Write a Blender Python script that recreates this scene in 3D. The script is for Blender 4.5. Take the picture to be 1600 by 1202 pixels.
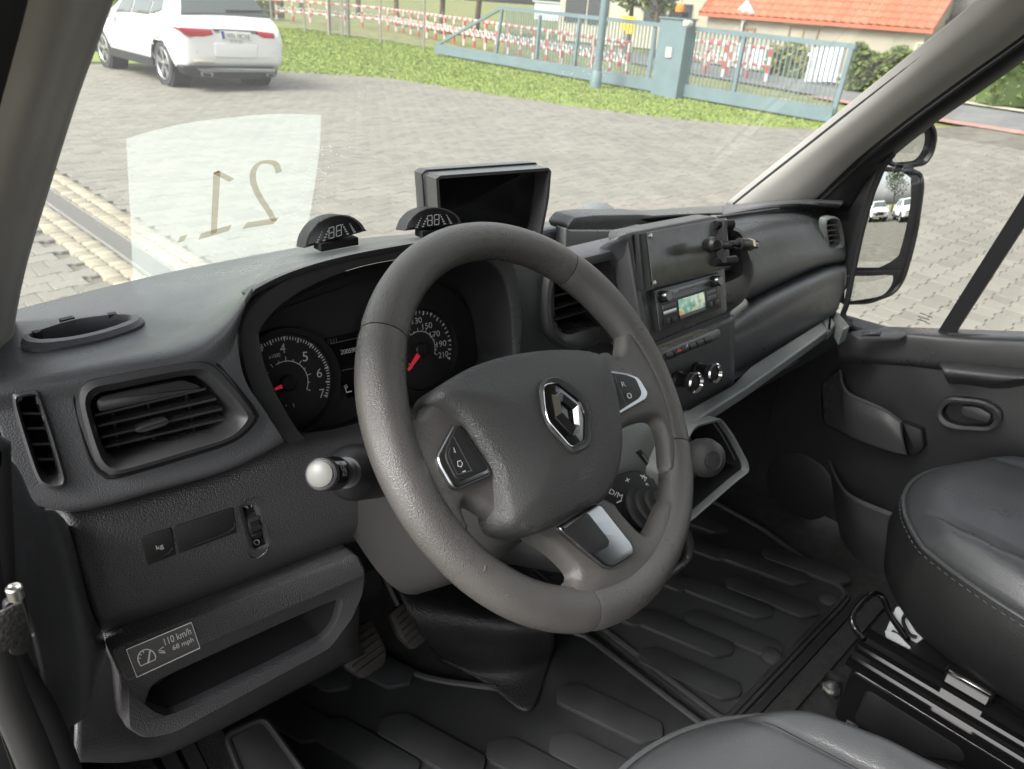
import bpy, math, random
from mathutils import Vector, Matrix
random.seed(7)
for _o in list(bpy.data.objects): bpy.data.objects.remove(_o)
SC = bpy.context.scene
COL = SC.collection

# ------------------------------------------------------------------ camera
F, YAW, PITCH, ROLL = 1180.0, 46.0, 27.0, 4.3
CP = Vector((0, 0, 1.75))
_ps, _p, _r = (math.radians(a) for a in (YAW, PITCH, ROLL))
_rt = Vector((math.cos(_ps), -math.sin(_ps), 0))
CD = Vector((math.sin(_ps)*math.cos(_p), math.cos(_ps)*math.cos(_p), -math.sin(_p)))
_up = _rt.cross(CD)
CX = _rt*math.cos(_r) + _up*math.sin(_r)
CY = _rt*math.sin(_r) - _up*math.cos(_r)          # image "down"
cam = bpy.data.cameras.new('camera'); camo = bpy.data.objects.new('camera', cam); COL.objects.link(camo)
camo.matrix_world = Matrix(((CX.x, -CY.x, -CD.x, CP.x), (CX.y, -CY.y, -CD.y, CP.y), (CX.z, -CY.z, -CD.z, CP.z), (0, 0, 0, 1)))
cam.sensor_fit = 'HORIZONTAL'; cam.sensor_width = 36; cam.lens = F/1600*36
cam.clip_start = .02; cam.clip_end = 600
cam.dof.use_dof = True; cam.dof.focus_distance = .78; cam.dof.aperture_fstop = 12
SC.camera = camo

# ------------------------------------------------------------------ sky, sun, exposure
SUN_EL, SUN_AZ = 45, -84       # azimuth measured from +y (forward) towards +x
w = bpy.data.worlds.new('World'); SC.world = w; w.use_nodes = True
nt = w.node_tree; bg = nt.nodes['Background']
sk = nt.nodes.new('ShaderNodeTexSky'); sk.sky_type = 'NISHITA'; sk.sun_disc = False
sk.sun_elevation = math.radians(SUN_EL); sk.sun_rotation = math.radians(SUN_AZ)
sk.air_density = 1.0; sk.dust_density = 4.0; sk.ozone_density = 1.0
hs = nt.nodes.new('ShaderNodeHueSaturation'); hs.inputs['Saturation'].default_value = .22
nt.links.new(sk.outputs[0], hs.inputs['Color']); nt.links.new(hs.outputs[0], bg.inputs[0]); bg.inputs[1].default_value = .15
sun = bpy.data.lights.new('sun', 'SUN'); sun.energy = 1.4; sun.angle = math.radians(22); sun.color = (1, .975, .95)
suno = bpy.data.objects.new('sun', sun); COL.objects.link(suno)
_e, _a = math.radians(SUN_EL), math.radians(SUN_AZ)
_sd = Vector((math.sin(_a)*math.cos(_e), math.cos(_a)*math.cos(_e), math.sin(_e)))
suno.rotation_euler = _sd.to_track_quat('Z', 'Y').to_euler()
SC.view_settings.view_transform = 'Standard'; SC.view_settings.look = 'None'; SC.view_settings.gamma = 1
SC.view_settings.use_curve_mapping = False
SC.view_settings.exposure = 1.45
SC.render.engine = 'CYCLES'
SC.cycles.max_bounces = 7; SC.cycles.diffuse_bounces = 4; SC.cycles.glossy_bounces = 3; SC.cycles.transparent_max_bounces = 8
SC.cycles.caustics_reflective = False; SC.cycles.caustics_refractive = False

# ------------------------------------------------------------------ geometry helpers
def ray(px, py): return CD + CX*((px-800)/F) + CY*((py-601)/F)
def P(px, py, x=None, y=None, z=None, pl=None, surf=None, off=0):
    v = ray(px, py)
    if pl is not None:
        q, n = pl; t = (q-CP).dot(n)/v.dot(n)
    elif surf is not None:
        a, b = .2, 3.0; fa = surf(CP+v*a)
        for _ in range(50):
            m = (a+b)/2; fm = surf(CP+v*m)
            if (fm > 0) == (fa > 0): a = m
            else: b = m
        t = (a+b)/2
    elif x is not None: t = (x-CP.x)/v.x
    elif y is not None: t = (y-CP.y)/v.y
    else: t = (z-CP.z)/v.z
    r = CP + v*t
    if off and pl is not None: r += pl[1].normalized()*off
    return r
def toimg(q):
    v = Vector(q)-CP; d = v.dot(CD)
    return (800+F*v.dot(CX)/d, 601+F*v.dot(CY)/d)
def plane(pt, n):                                   # normal turned towards the camera
    n = Vector(n).normalized(); pt = Vector(pt)
    if (CP-pt).dot(n) < 0: n = -n
    return (pt, n)
def plane3(a, b, c): return plane(a, (Vector(b)-Vector(a)).cross(Vector(c)-Vector(a)))
def L(pts, pl, off=0): return [P(x, y, pl=pl, off=off) for x, y in pts]
def cr(p, n, closed=False):
    """Catmull-Rom through the points, n samples"""
    p = [Vector(q) for q in p]; m = len(p); out = []
    segs = m if closed else m-1
    for i in range(n):
        t = i*segs/(n if closed else n-1); k = min(int(t), segs-1); u = t-k
        if closed: a, b, c, d = p[(k-1) % m], p[k % m], p[(k+1) % m], p[(k+2) % m]
        else:
            b, c = p[k], p[k+1]; a = p[k-1] if k > 0 else b*2-c; d = p[k+2] if k+2 < m else c*2-b
        out.append(.5*((2*b)+(c-a)*u+(2*a-5*b+4*c-d)*u*u+(3*b-3*c+d-a)*u**3))
    return out
def resample(p, n, closed=True):
    p = [Vector(q) for q in p]; q = p+[p[0]] if closed else p
    d = [0]
    for i in range(1, len(q)): d.append(d[-1]+(q[i]-q[i-1]).length)
    out = []; k = 0; cnt = n if closed else n-1
    for i in range(n):
        s = d[-1]*i/cnt
        while k < len(d)-2 and d[k+1] < s: k += 1
        seg = d[k+1]-d[k]; u = 0 if seg < 1e-12 else (s-d[k])/seg
        out.append(q[k].lerp(q[k+1], min(1, max(0, u))))
    return out
def rnd(p, r, seg=4):
    """polygon with filleted corners"""
    p = [Vector(q) for q in p]; m = len(p); out = []
    for i in range(m):
        a, b, c = p[i-1], p[i], p[(i+1) % m]
        rr = r[i] if isinstance(r, (list, tuple)) else r
        u, v = a-b, c-b; k = min(rr, u.length*.48, v.length*.48)
        s, e = b+u.normalized()*k, b+v.normalized()*k
        for j in range(seg+1):
            t = j/seg; out.append((1-t)**2*s+2*t*(1-t)*b+t*t*e)
    return out
def shift(lp, v): return [q+v for q in lp]
def grow(lp, s, v=Vector((0, 0, 0))):
    c = sum(lp, Vector())/len(lp); return [c+(q-c)*s+v for q in lp]
def inset(lp, d, nrm, v=Vector((0, 0, 0))):
    m = len(lp); out = []; area = Vector()
    for i in range(m): area += lp[i].cross(lp[(i+1) % m])
    sg = 1 if area.dot(nrm) > 0 else -1
    for i in range(m):
        t = (lp[(i+1) % m]-lp[i-1])
        if t.length < 1e-9: out.append(lp[i]+v); continue
        out.append(lp[i]+nrm.cross(t).normalized()*d*sg+v)
    return out
def inpoly(x, y, poly):
    c = False; j = len(poly)-1
    for i in range(len(poly)):
        if (poly[i][1] > y) != (poly[j][1] > y) and x < (poly[j][0]-poly[i][0])*(y-poly[i][1])/(poly[j][1]-poly[i][1])+poly[i][0]: c = not c
        j = i
    return c

def put(name, me, mat, parent=None):
    o = bpy.data.objects.new(name, me); COL.objects.link(o)
    if mat is not None: me.materials.append(mat)
    if parent is not None:
        o.parent = parent; o.matrix_parent_inverse = Matrix.Translation(-parent_world(parent))
    return o
def parent_world(p):
    v = Vector(p.location)
    return v
def mesh(name, V, Fc, mat, parent=None, ang=40, flip=False, solid=0):
    me = bpy.data.meshes.new(name)
    V = [tuple(v) for v in V]
    if flip: Fc = [tuple(reversed(f)) for f in Fc]
    me.from_pydata(V, [], Fc); me.update()
    for p in me.polygons: p.use_smooth = True
    if ang is not None: me.set_sharp_from_angle(angle=math.radians(ang))
    o = put(name, me, mat, parent)
    if solid:
        m = o.modifiers.new('solid', 'SOLIDIFY'); m.thickness = solid; m.offset = 0
    return o
def loftd(loops, closed=True, cap0=False, cap1=False):
    n = len(loops[0]); V = [v for lp in loops for v in lp]; Fc = []
    for i in range(len(loops)-1):
        for j in range(n if closed else n-1):
            k = (j+1) % n
            Fc.append((i*n+j, i*n+k, (i+1)*n+k, (i+1)*n+j))
    if cap0: Fc.append(tuple(reversed(range(n))))
    if cap1: b = (len(loops)-1)*n; Fc.append(tuple(b+j for j in range(n)))
    return V, Fc
def fix_normals(me):
    import bmesh
    bm = bmesh.new(); bm.from_mesh(me); bmesh.ops.recalc_face_normals(bm, faces=bm.faces); bm.to_mesh(me); bm.free()
def loft(name, loops, mat, parent=None, closed=True, cap0=False, cap1=True, ang=40, solid=0):
    V, Fc = loftd(loops, closed, cap0, cap1); o = mesh(name, V, Fc, mat, parent, None, solid=solid)
    fix_normals(o.data)
    if ang is not None: o.data.set_sharp_from_angle(angle=math.radians(ang))
    return o
def grid3(rows, nu, nv):
    rs = [cr(r, nu) for r in rows]
    cols = [cr([r[i] for r in rs], nv) for i in range(nu)]
    return [[cols[i][j] for i in range(nu)] for j in range(nv)]
def patch(name, rows, mat, parent=None, nu=40, nv=40, cut=(), ang=50, solid=.004, disp=None):
    g = grid3(rows, nu, nv); V = [v for r in g for v in r]
    if disp: V = [disp(v) for v in V]
    Fc = []
    for j in range(nv-1):
        for i in range(nu-1):
            f = (j*nu+i, j*nu+i+1, (j+1)*nu+i+1, (j+1)*nu+i)
            if cut:
                c = sum((V[k] for k in f), Vector())/4; x, y = toimg(c)
                if any(inpoly(x, y, pg) for pg in cut): continue
            Fc.append(f)
    o = mesh(name, V, Fc, mat, parent, ang, solid=solid)
    return o
def slab(name, lp, depth, mat, parent=None, bev=.0015, seg=2, nrm=None):
    """closed outline -> solid with a rounded front edge; depth = vector from front to back"""
    depth = Vector(depth); n = (-depth).normalized()
    loops = [shift(lp, depth)]
    for k in range(seg+1):
        a = math.pi/2*k/seg
        loops.append(inset(lp, bev*(1-math.cos(a)), n, depth.normalized()*bev*(1-math.sin(a))))
    return loft(name, loops, mat, parent, True, True, True)
def pillow(name, lp, n, depth, mat, parent, prof, step=.004, ang=60):
    """closed outline -> soft domed solid; prof(distance from edge) = height above the outline plane"""
    from mathutils.geometry import delaunay_2d_cdt
    n = n.normalized(); c = sum(lp, Vector())/len(lp); e1 = n.orthogonal().normalized(); e2 = n.cross(e1)
    poly = [((q-c).dot(e1), (q-c).dot(e2)) for q in lp]; N = len(poly)
    def dist(x, y):
        b = 9.0
        for i in range(N):
            x0, y0 = poly[i-1]; x1, y1 = poly[i]; dx, dy = x1-x0, y1-y0; l = dx*dx+dy*dy
            t = 0 if l < 1e-14 else max(0, min(1, ((x-x0)*dx+(y-y0)*dy)/l)); b = min(b, (x-x0-t*dx)**2+(y-y0-t*dy)**2)
        return math.sqrt(b)
    pts_ = [Vector(p) for p in poly]; ds = [0.0]*N
    xs_ = [p[0] for p in poly]; ys_ = [p[1] for p in poly]
    j = 0; y = min(ys_)
    while y < max(ys_):
        x = min(xs_)+(step/2 if j % 2 else 0)
        while x < max(xs_):
            if inpoly(x, y, poly):
                d = dist(x, y)
                if d > step*.35: pts_.append(Vector((x, y))); ds.append(d)
            x += step
        y += step*.866; j += 1
    # rings near the edge for a crisp round-over
    r = delaunay_2d_cdt(pts_, [(i, (i+1) % N) for i in range(N)], [tuple(range(N))], 1, 1e-7)
    V = []; bnd = {}
    for i, v in enumerate(r[0]):
        o = [k for k in r[3][i]] if len(r) > 3 else []
        d = min((ds[k] for k in o), default=None)
        if d is None: d = dist(v.x, v.y)
        for k in o:
            if k < N: bnd[k] = i
        V.append(c+e1*v.x+e2*v.y+n*prof(d))
    Fc = [tuple(f) for f in r[2]]; b = len(V)
    V += [q-n*depth for q in lp]
    for k in range(N):
        k2 = (k+1) % N
        if k in bnd and k2 in bnd: Fc.append((bnd[k], bnd[k2], b+k2, b+k))
    Fc.append(tuple(b+k for k in range(N)))
    o = mesh(name, V, Fc, mat, parent, None); fix_normals(o.data); o.data.set_sharp_from_angle(angle=math.radians(ang)); return o
def box(name, c, s, mat, parent=None, rz=0, bev=0):
    c = Vector(c); sx, sy, sz = (d/2 for d in s)
    R = Matrix.Rotation(rz, 3, 'Z')
    V = [c+R@Vector((a*sx, b*sy, d*sz)) for d in (-1, 1) for a, b in ((-1, -1), (1, -1), (1, 1), (-1, 1))]
    Fc = [(3, 2, 1, 0), (4, 5, 6, 7), (0, 1, 5, 4), (1, 2, 6, 5), (2, 3, 7, 6), (3, 0, 4, 7)]
    o = mesh(name, V, Fc, mat, parent, 30)
    if bev:
        m = o.modifiers.new('bevel', 'BEVEL'); m.width = bev; m.segments = 2
    return o
def beamd(a, b, wd, hd, up=(0, 0, 1)):
    a, b = Vector(a), Vector(b); d = (b-a).normalized(); u = Vector(up)
    if abs(d.dot(u)) > .95: u = Vector((0, 1, 0))
    s = d.cross(u).normalized(); u = s.cross(d)
    V = [q+s*x*wd/2+u*y*hd/2 for q in (a, b) for x, y in ((-1, -1), (1, -1), (1, 1), (-1, 1))]
    return V, [(3, 2, 1, 0), (4, 5, 6, 7), (0, 1, 5, 4), (1, 2, 6, 5), (2, 3, 7, 6), (3, 0, 4, 7)]
def beam(name, a, b, wd, hd, mat, parent=None, up=(0, 0, 1)):
    V, Fc = beamd(a, b, wd, hd, up); return mesh(name, V, Fc, mat, parent, 30)
def frame_of(d):
    d = d.normalized(); u = Vector((0, 0, 1)) if abs(d.z) < .9 else Vector((0, 1, 0))
    s = d.cross(u).normalized(); return s, s.cross(d)
def tube(name, pts, r, mat, parent=None, seg=10, closed=False, caps=True, flat=None):
    pts = [Vector(q) for q in pts]; n = len(pts); loops = []
    s0 = None
    for i in range(n):
        a = pts[i-1] if (i > 0 or closed) else pts[i]; b = pts[(i+1) % n] if (i < n-1 or closed) else pts[i]
        d = (b-a).normalized()
        if s0 is None: s0, _ = frame_of(d)
        s0 = (s0-d*s0.dot(d)).normalized(); u = s0.cross(d)
        rr = r[i] if isinstance(r, (list, tuple)) else r
        loops.append([pts[i]+(s0*math.cos(t)+u*math.sin(t)*(flat or 1))*rr for t in (2*math.pi*k/seg for k in range(seg))])
    if closed: loops.append(loops[0])
    return loft(name, loops, mat, parent, True, caps and not closed, caps and not closed)
def ring_at(c, n, r, seg=32, u=None):
    s, t = frame_of(n) if u is None else (u, n.cross(u))
    return [c+(s*math.cos(a)+t*math.sin(a))*r for a in (2*math.pi*k/seg for k in range(seg))]
def turned(name, c, axis, prof, mat, parent=None, seg=32, ang=35, cap=True):
    """prof = [(radius, distance along axis)]"""
    axis = Vector(axis).normalized()
    loops = [ring_at(Vector(c)+axis*h, axis, max(r, 1e-5), seg) for r, h in prof]
    return loft(name, loops, mat, parent, True, cap, cap, ang)
def thing(name, label, cat, loc, group=None):
    o = bpy.data.objects.new(name, None); COL.objects.link(o); o.location = loc; o.empty_display_size = .05
    return tag(o, label, cat, group)
def tag(o, label, cat, group=None, kind=None):
    o['label'] = label; o['category'] = cat
    if group: o['group'] = group
    if kind: o['kind'] = kind
    return o
def structure(o): o['kind'] = 'structure'; return o
def copy_tree(o, parent=None):
    c = o.copy(); COL.objects.link(c)
    if parent is not None:
        c.parent = parent; c.matrix_parent_inverse = o.matrix_parent_inverse.copy()
    for ch in list(o.children): copy_tree(ch, c)
    return c
_fontcache = {}
def textmesh(s):
    if s in _fontcache: return _fontcache[s]
    cu = bpy.data.curves.new('lettering', 'FONT'); cu.body = s; cu.size = 1; cu.fill_mode = 'BOTH'
    o = bpy.data.objects.new('lettering', cu); COL.objects.link(o)
    dg = bpy.context.evaluated_depsgraph_get(); me = o.evaluated_get(dg).to_mesh()
    V = [v.co.copy() for v in me.vertices]; Fc = [tuple(p.vertices) for p in me.polygons]
    o.evaluated_get(dg).to_mesh_clear(); bpy.data.objects.remove(o)
    x0 = min(v.x for v in V); x1 = max(v.x for v in V); y0 = min(v.y for v in V); y1 = max(v.y for v in V)
    _fontcache[s] = ([((v.x-x0), (v.y-y0)) for v in V], Fc, x1-x0, y1-y0); return _fontcache[s]
def text(s, a, b, n, h, mat, parent, name='lettering', th=.0003):
    """letters filling the baseline a->b on a surface with normal n, height h (metres)"""
    V, Fc, wd, ht = textmesh(s); a, b = Vector(a), Vector(b); xd = b-a; up = Vector(n).cross(xd).normalized()*h
    W = [a+xd*(x/wd)+up*(y/ht)+Vector(n).normalized()*th for x, y in V]
    o = mesh(name, W, Fc, mat, parent, None)
    return o
def ptext(s, p0, p1, pl, hpx, mat, parent, off=.0006, name='lettering'):
    a, b = P(*p0, pl=pl), P(*p1, pl=pl)
    d = Vector((p1[0]-p0[0], p1[1]-p0[1])).normalized()
    c = P(p0[0]+d.y*hpx, p0[1]-d.x*hpx, pl=pl); xd = (b-a).normalized(); h = ((c-a)-xd*(c-a).dot(xd)).length
    return text(s, a, b, pl[1], h, mat, parent, name, off)
def stroke(pts, wd, n, mat, parent, name='marking', closed=False, th=.0005):
    """flat printed line"""
    pts = [Vector(q) for q in pts]; n = Vector(n).normalized(); m = len(pts); V = []
    for i in range(m):
        a = pts[i-1] if (i > 0 or closed) else pts[i]; b = pts[(i+1) % m] if (i < m-1 or closed) else pts[i]
        s = n.cross((b-a).normalized())*wd/2; V += [pts[i]+s+n*th, pts[i]-s+n*th]
    Fc = [(2*i, 2*i+1, 2*((i+1) % m)+1, 2*((i+1) % m)) for i in range(m if closed else m-1)]
    return mesh(name, V, Fc, mat, parent, None)
def pstroke(pts, wpx, pl, mat, parent, name='marking', closed=False, off=.0006):
    q = L(pts, pl); d = (q[0]-CP).length; return stroke(q, wpx*d/F, pl[1], mat, parent, name, closed, off)
class Acc:
    """several solids joined into one mesh"""
    def __init__(s): s.V = []; s.F = []
    def add(s, VF):
        V, Fc = VF; b = len(s.V); s.V += [tuple(v) for v in V]; s.F += [tuple(i+b for i in f) for f in Fc]; return s
    def build(s, name, mat, parent=None, ang=30): return mesh(name, s.V, s.F, mat, parent, ang)

# ------------------------------------------------------------------ materials
MATS = {}
def mat(name, col, rough=.5, metal=0, spec=.5, grain=None, var=None, emit=None, coat=0, island=0, trans=0, bumpd=.001):
    m = bpy.data.materials.new(name); m.use_nodes = True; t = m.node_tree; b = t.nodes['Principled BSDF']
    b.inputs['Base Color'].default_value = (*col, 1); b.inputs['Roughness'].default_value = rough
    b.inputs['Metallic'].default_value = metal; b.inputs['Specular IOR Level'].default_value = spec
    b.inputs['Coat Weight'].default_value = coat; b.inputs['Coat Roughness'].default_value = .08
    tc = t.nodes.new('ShaderNodeTexCoord')
    src = None
    if var:                                         # (scale, amount): mottled tint
        nz = t.nodes.new('ShaderNodeTexNoise'); nz.inputs['Scale'].default_value = var[0]; nz.inputs['Detail'].default_value = 6
        t.links.new(tc.outputs['Object'], nz.inputs['Vector'])
        mr = t.nodes.new('ShaderNodeMapRange'); mr.inputs[1].default_value = .3; mr.inputs[2].default_value = .7
        mr.inputs[3].default_value = 1-var[1]; mr.inputs[4].default_value = 1+var[1]
        t.links.new(nz.outputs[0], mr.inputs[0]); src = mr.outputs[0]
    if island:
        g = t.nodes.new('ShaderNodeNewGeometry'); mr2 = t.nodes.new('ShaderNodeMapRange')
        mr2.inputs[3].default_value = 1-island; mr2.inputs[4].default_value = 1+island
        ob = t.nodes.new('ShaderNodeObjectInfo'); ad = t.nodes.new('ShaderNodeMath'); ad.operation = 'ADD'
        fr = t.nodes.new('ShaderNodeMath'); fr.operation = 'FRACT'
        t.links.new(g.outputs['Random Per Island'], ad.inputs[0]); t.links.new(ob.outputs['Random'], ad.inputs[1]); t.links.new(ad.outputs[0], fr.inputs[0])
        t.links.new(fr.outputs[0], mr2.inputs[0])
        if src is not None:
            mu = t.nodes.new('ShaderNodeMath'); mu.operation = 'MULTIPLY'; t.links.new(src, mu.inputs[0]); t.links.new(mr2.outputs[0], mu.inputs[1]); src = mu.outputs[0]
        else: src = mr2.outputs[0]
    if src is not None:
        sc = t.nodes.new('ShaderNodeVectorMath'); sc.operation = 'SCALE'; sc.inputs[0].default_value = col
        t.links.new(src, sc.inputs['Scale']); t.links.new(sc.outputs[0], b.inputs['Base Color'])
    if grain:                                       # (scale, strength): leather-like pebble
        vo = t.nodes.new('ShaderNodeTexVoronoi'); vo.inputs['Scale'].default_value = grain[0]; vo.feature = 'F1'
        nz2 = t.nodes.new('ShaderNodeTexNoise'); nz2.inputs['Scale'].default_value = grain[0]*.7; nz2.inputs['Detail'].default_value = 3
        mx = t.nodes.new('ShaderNodeMath'); mx.operation = 'ADD'
        bp = t.nodes.new('ShaderNodeBump'); bp.inputs['Strength'].default_value = grain[1]; bp.inputs['Distance'].default_value = bumpd; bp.invert = True
        for nd in (vo, nz2): t.links.new(tc.outputs['Object'], nd.inputs['Vector'])
        t.links.new(vo.outputs['Distance'], mx.inputs[0]); t.links.new(nz2.outputs[0], mx.inputs[1])
        t.links.new(mx.outputs[0], bp.inputs['Height']); t.links.new(bp.outputs[0], b.inputs['Normal'])
    if grain and rough > .25:                       # worn, slightly uneven gloss
        n3_ = t.nodes.new('ShaderNodeTexNoise'); n3_.inputs['Scale'].default_value = 14; n3_.inputs['Detail'].default_value = 8; n3_.inputs['Roughness'].default_value = .65
        t.links.new(tc.outputs['Object'], n3_.inputs['Vector']); m3_ = t.nodes.new('ShaderNodeMapRange')
        m3_.inputs[1].default_value = .3; m3_.inputs[2].default_value = .7; m3_.inputs[3].default_value = rough-.07; m3_.inputs[4].default_value = rough+.09
        t.links.new(n3_.outputs[0], m3_.inputs[0]); t.links.new(m3_.outputs[0], b.inputs['Roughness'])
    if emit: b.inputs['Emission Color'].default_value = (*emit[:3], 1); b.inputs['Emission Strength'].default_value = emit[3]
    if trans: b.inputs['Transmission Weight'].default_value = trans
    MATS[name] = m; return m
def glassmat(name, tint, refl=.9, dirt=0, haze=0):
    m = bpy.data.materials.new(name); m.use_nodes = True; t = m.node_tree; t.nodes.clear()
    out = t.nodes.new('ShaderNodeOutputMaterial'); tr = t.nodes.new('ShaderNodeBsdfTransparent'); tr.inputs[0].default_value = (*tint, 1)
    gl = t.nodes.new('ShaderNodeBsdfGlossy'); gl.inputs['Roughness'].default_value = .02
    lw = t.nodes.new('ShaderNodeLayerWeight'); lw.inputs['Blend'].default_value = .5
    pw = t.nodes.new('ShaderNodeMath'); pw.operation = 'POWER'; pw.inputs[1].default_value = 4.5; t.links.new(lw.outputs['Facing'], pw.inputs[0])
    mr = t.nodes.new('ShaderNodeMapRange'); mr.inputs[3].default_value = .06; mr.inputs[4].default_value = refl; t.links.new(pw.outputs[0], mr.inputs[0])
    mx = t.nodes.new('ShaderNodeMixShader'); t.links.new(mr.outputs[0], mx.inputs[0]); t.links.new(tr.outputs[0], mx.inputs[1]); t.links.new(gl.outputs[0], mx.inputs[2])
    last = mx
    if dirt or haze:
        tc = t.nodes.new('ShaderNodeTexCoord')
        vo = t.nodes.new('ShaderNodeTexVoronoi'); vo.inputs['Scale'].default_value = 170; t.links.new(tc.outputs['Object'], vo.inputs['Vector'])
        lt = t.nodes.new('ShaderNodeMath'); lt.operation = 'LESS_THAN'; lt.inputs[1].default_value = .16; t.links.new(vo.outputs['Distance'], lt.inputs[0])
        nz = t.nodes.new('ShaderNodeTexNoise'); nz.inputs['Scale'].default_value = 5; t.links.new(tc.outputs['Object'], nz.inputs['Vector'])
        m2 = t.nodes.new('ShaderNodeMapRange'); m2.inputs[1].default_value = .5; m2.inputs[2].default_value = .75; m2.inputs[4].default_value = dirt; t.links.new(nz.outputs[0], m2.inputs[0])
        mu = t.nodes.new('ShaderNodeMath'); mu.operation = 'MULTIPLY'; t.links.new(lt.outputs[0], mu.inputs[0]); t.links.new(m2.outputs[0], mu.inputs[1])
        ad = t.nodes.new('ShaderNodeMath'); ad.operation = 'ADD'; ad.inputs[1].default_value = haze; t.links.new(mu.outputs[0], ad.inputs[0])
        df = t.nodes.new('ShaderNodeBsdfTranslucent'); df.inputs[0].default_value = (.9, .9, .88, 1)
        m3 = t.nodes.new('ShaderNodeMixShader'); t.links.new(ad.outputs[0], m3.inputs[0]); t.links.new(mx.outputs[0], m3.inputs[1]); t.links.new(df.outputs[0], m3.inputs[2]); last = m3
    t.links.new(last.outputs[0], out.inputs[0]); MATS[name] = m; return m
G = (900, .55)
M_dash = mat('dash_plastic', (.076, .078, .083), .31, spec=.7, grain=(850, .30), var=(9, .08))
M_dashl = mat('dash_lower_plastic', (.058, .056, .060), .38, spec=.65, grain=(700, .5), var=(9, .08))
M_smooth = mat('satin_plastic', (.056, .056, .058), .30, spec=.65, grain=(1500, .15))
M_light = mat('grey_satin_plastic', (.19, .205, .20), .34, grain=(1200, .2), var=(8, .06))
M_dark = mat('dark_plastic', (.016, .016, .017), .5, grain=(900, .2))
M_black = mat('black_plastic', (.012, .012, .013), .45)
M_gloss = mat('gloss_black', (.008, .008, .009), .12, coat=.5)
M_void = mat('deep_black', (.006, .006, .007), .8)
M_rubber = mat('rubber', (.022, .022, .022), .6, var=(20, .2))
M_mat = mat('mat_rubber', (.034, .035, .036), .40, grain=(1400, .15), var=(5, .45))
M_carpet = mat('floor_carpet', (.035, .035, .035), .9, grain=(700, 1.0), var=(60, .3), bumpd=.003)
M_wheel = mat('wheel_rim_plastic', (.088, .083, .078), .30, spec=.75, grain=(1200, .4), var=(14, .10))
M_wheeld = mat('wheel_spoke_plastic', (.055, .053, .051), .32, spec=.7, grain=(1200, .4), var=(14, .08))
M_airbag = mat('airbag_cover_plastic', (.052, .052, .052), .36, spec=.65, grain=(1000, .55), var=(14, .06))
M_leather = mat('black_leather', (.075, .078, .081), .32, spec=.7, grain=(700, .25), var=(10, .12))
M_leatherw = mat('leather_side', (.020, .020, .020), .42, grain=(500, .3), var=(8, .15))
M_chrome = mat('chrome', (.75, .76, .78), .12, metal=1)
M_satin = mat('satin_chrome', (.36, .37, .38), .26, metal=1)
M_steel = mat('zinc_steel', (.6, .59, .56), .35, metal=1)
M_white = mat('white_print', (.75, .75, .74), .6)
M_greyp = mat('grey_print', (.14, .14, .14), .6)
M_red = mat('red_print', (.75, .04, .05), .5)
M_needle = mat('red_needle', (.8, .03, .05), .5, emit=(1, .05, .08, .08))
M_pillar = mat('pillar_trim', (.36, .345, .325), .7, grain=(900, .2), var=(10, .06))
M_seal = mat('door_seal_rubber', (.012, .012, .014), .65)
M_film = None
M_glass = glassmat('windscreen_glass', (.95, .975, .95), .6, dirt=.35, haze=.036)
M_sideglass = glassmat('side_glass', (.95, .97, .95), .5)
M_mirror = mat('mirror_glass', (.85, .87, .86), .01, metal=1)
# ================================================================== OUTSIDE
M_paver = mat('concrete_paver', (.195, .183, .152), .75, island=.13, var=(.9, .09), grain=(90, .4), bumpd=.002)
M_sand = mat('joint_sand', (.135, .125, .10), .95, var=(3, .25))
M_cobble = mat('cream_sett', (.285, .255, .185), .8, island=.22, grain=(60, .5), bumpd=.004)
M_grate = mat('drain_grate', (.23, .222, .20), .7, metal=.0)
M_soil = mat('lawn_ground', (.18, .235, .04), .95, var=(1.5, .2))
M_grass = mat('grass_blades', (.19, .245, .05), .8, island=.14)
M_asph = mat('road_asphalt', (.16, .16, .155), .85, var=(1.5, .15))
M_redbr = mat('red_brick_paving', (.33, .19, .15), .85, var=(6, .2))
M_verge = mat('verge', (.17, .18, .06), .95, var=(2, .4))
M_gate = mat('gate_paint', (.135, .19, .205), .5, var=(3, .08))
M_bwhite = mat('barrier_white', (.55, .53, .48), .5)
M_bred = mat('barrier_red', (.45, .08, .07), .5)
M_stucco = mat('grey_stucco', (.33, .30, .235), .9, var=(1.2, .12), grain=(40, .4), bumpd=.01)
M_tile = mat('orange_roof_tile', (.41, .12, .06), .7, island=.12)
M_cream = mat('cream_render', (.46, .42, .33), .9, var=(2, .1))
M_pane = mat('window_pane', (.45, .48, .46), .15)
M_darkw = mat('dark_window', (.06, .065, .07), .2)
M_wood = mat('brown_frame', (.22, .15, .09), .6)
M_wfence = mat('white_panel_paint', (.60, .62, .64), .5)
M_slate = mat('dark_shingle', (.10, .095, .09), .8, var=(30, .4))
M_leaf = [mat('leaf_dark', (.055, .085, .025), .6, island=.45), mat('leaf_mid', (.10, .135, .03), .6, island=.45), mat('leaf_yellow', (.19, .19, .05), .6, island=.4)]
M_bark = mat('bark', (.09, .07, .05), .9, var=(20, .3))
M_carw = mat('white_car_paint', (.74, .74, .72), .3, coat=.2)
M_tyre = mat('tyre', (.035, .035, .035), .75)
M_alloy = mat('alloy_rim', (.38, .38, .39), .35, metal=.8)
M_tail = mat('tail_lamp_red', (.50, .015, .03), .2, coat=.5)
M_cglass = mat('car_glass', (.10, .115, .11), .08, spec=.6)
M_plate = mat('number_plate', (.75, .75, .70), .5)
M_blue = mat('plate_blue', (.05, .09, .35), .5)
M_orange = mat('orange_lens', (.8, .22, .02), .35)
M_yellow = mat('yellow_sign', (.85, .52, .02), .5)
M_sign = mat('grey_sign_back', (.40, .42, .42), .5)

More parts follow.
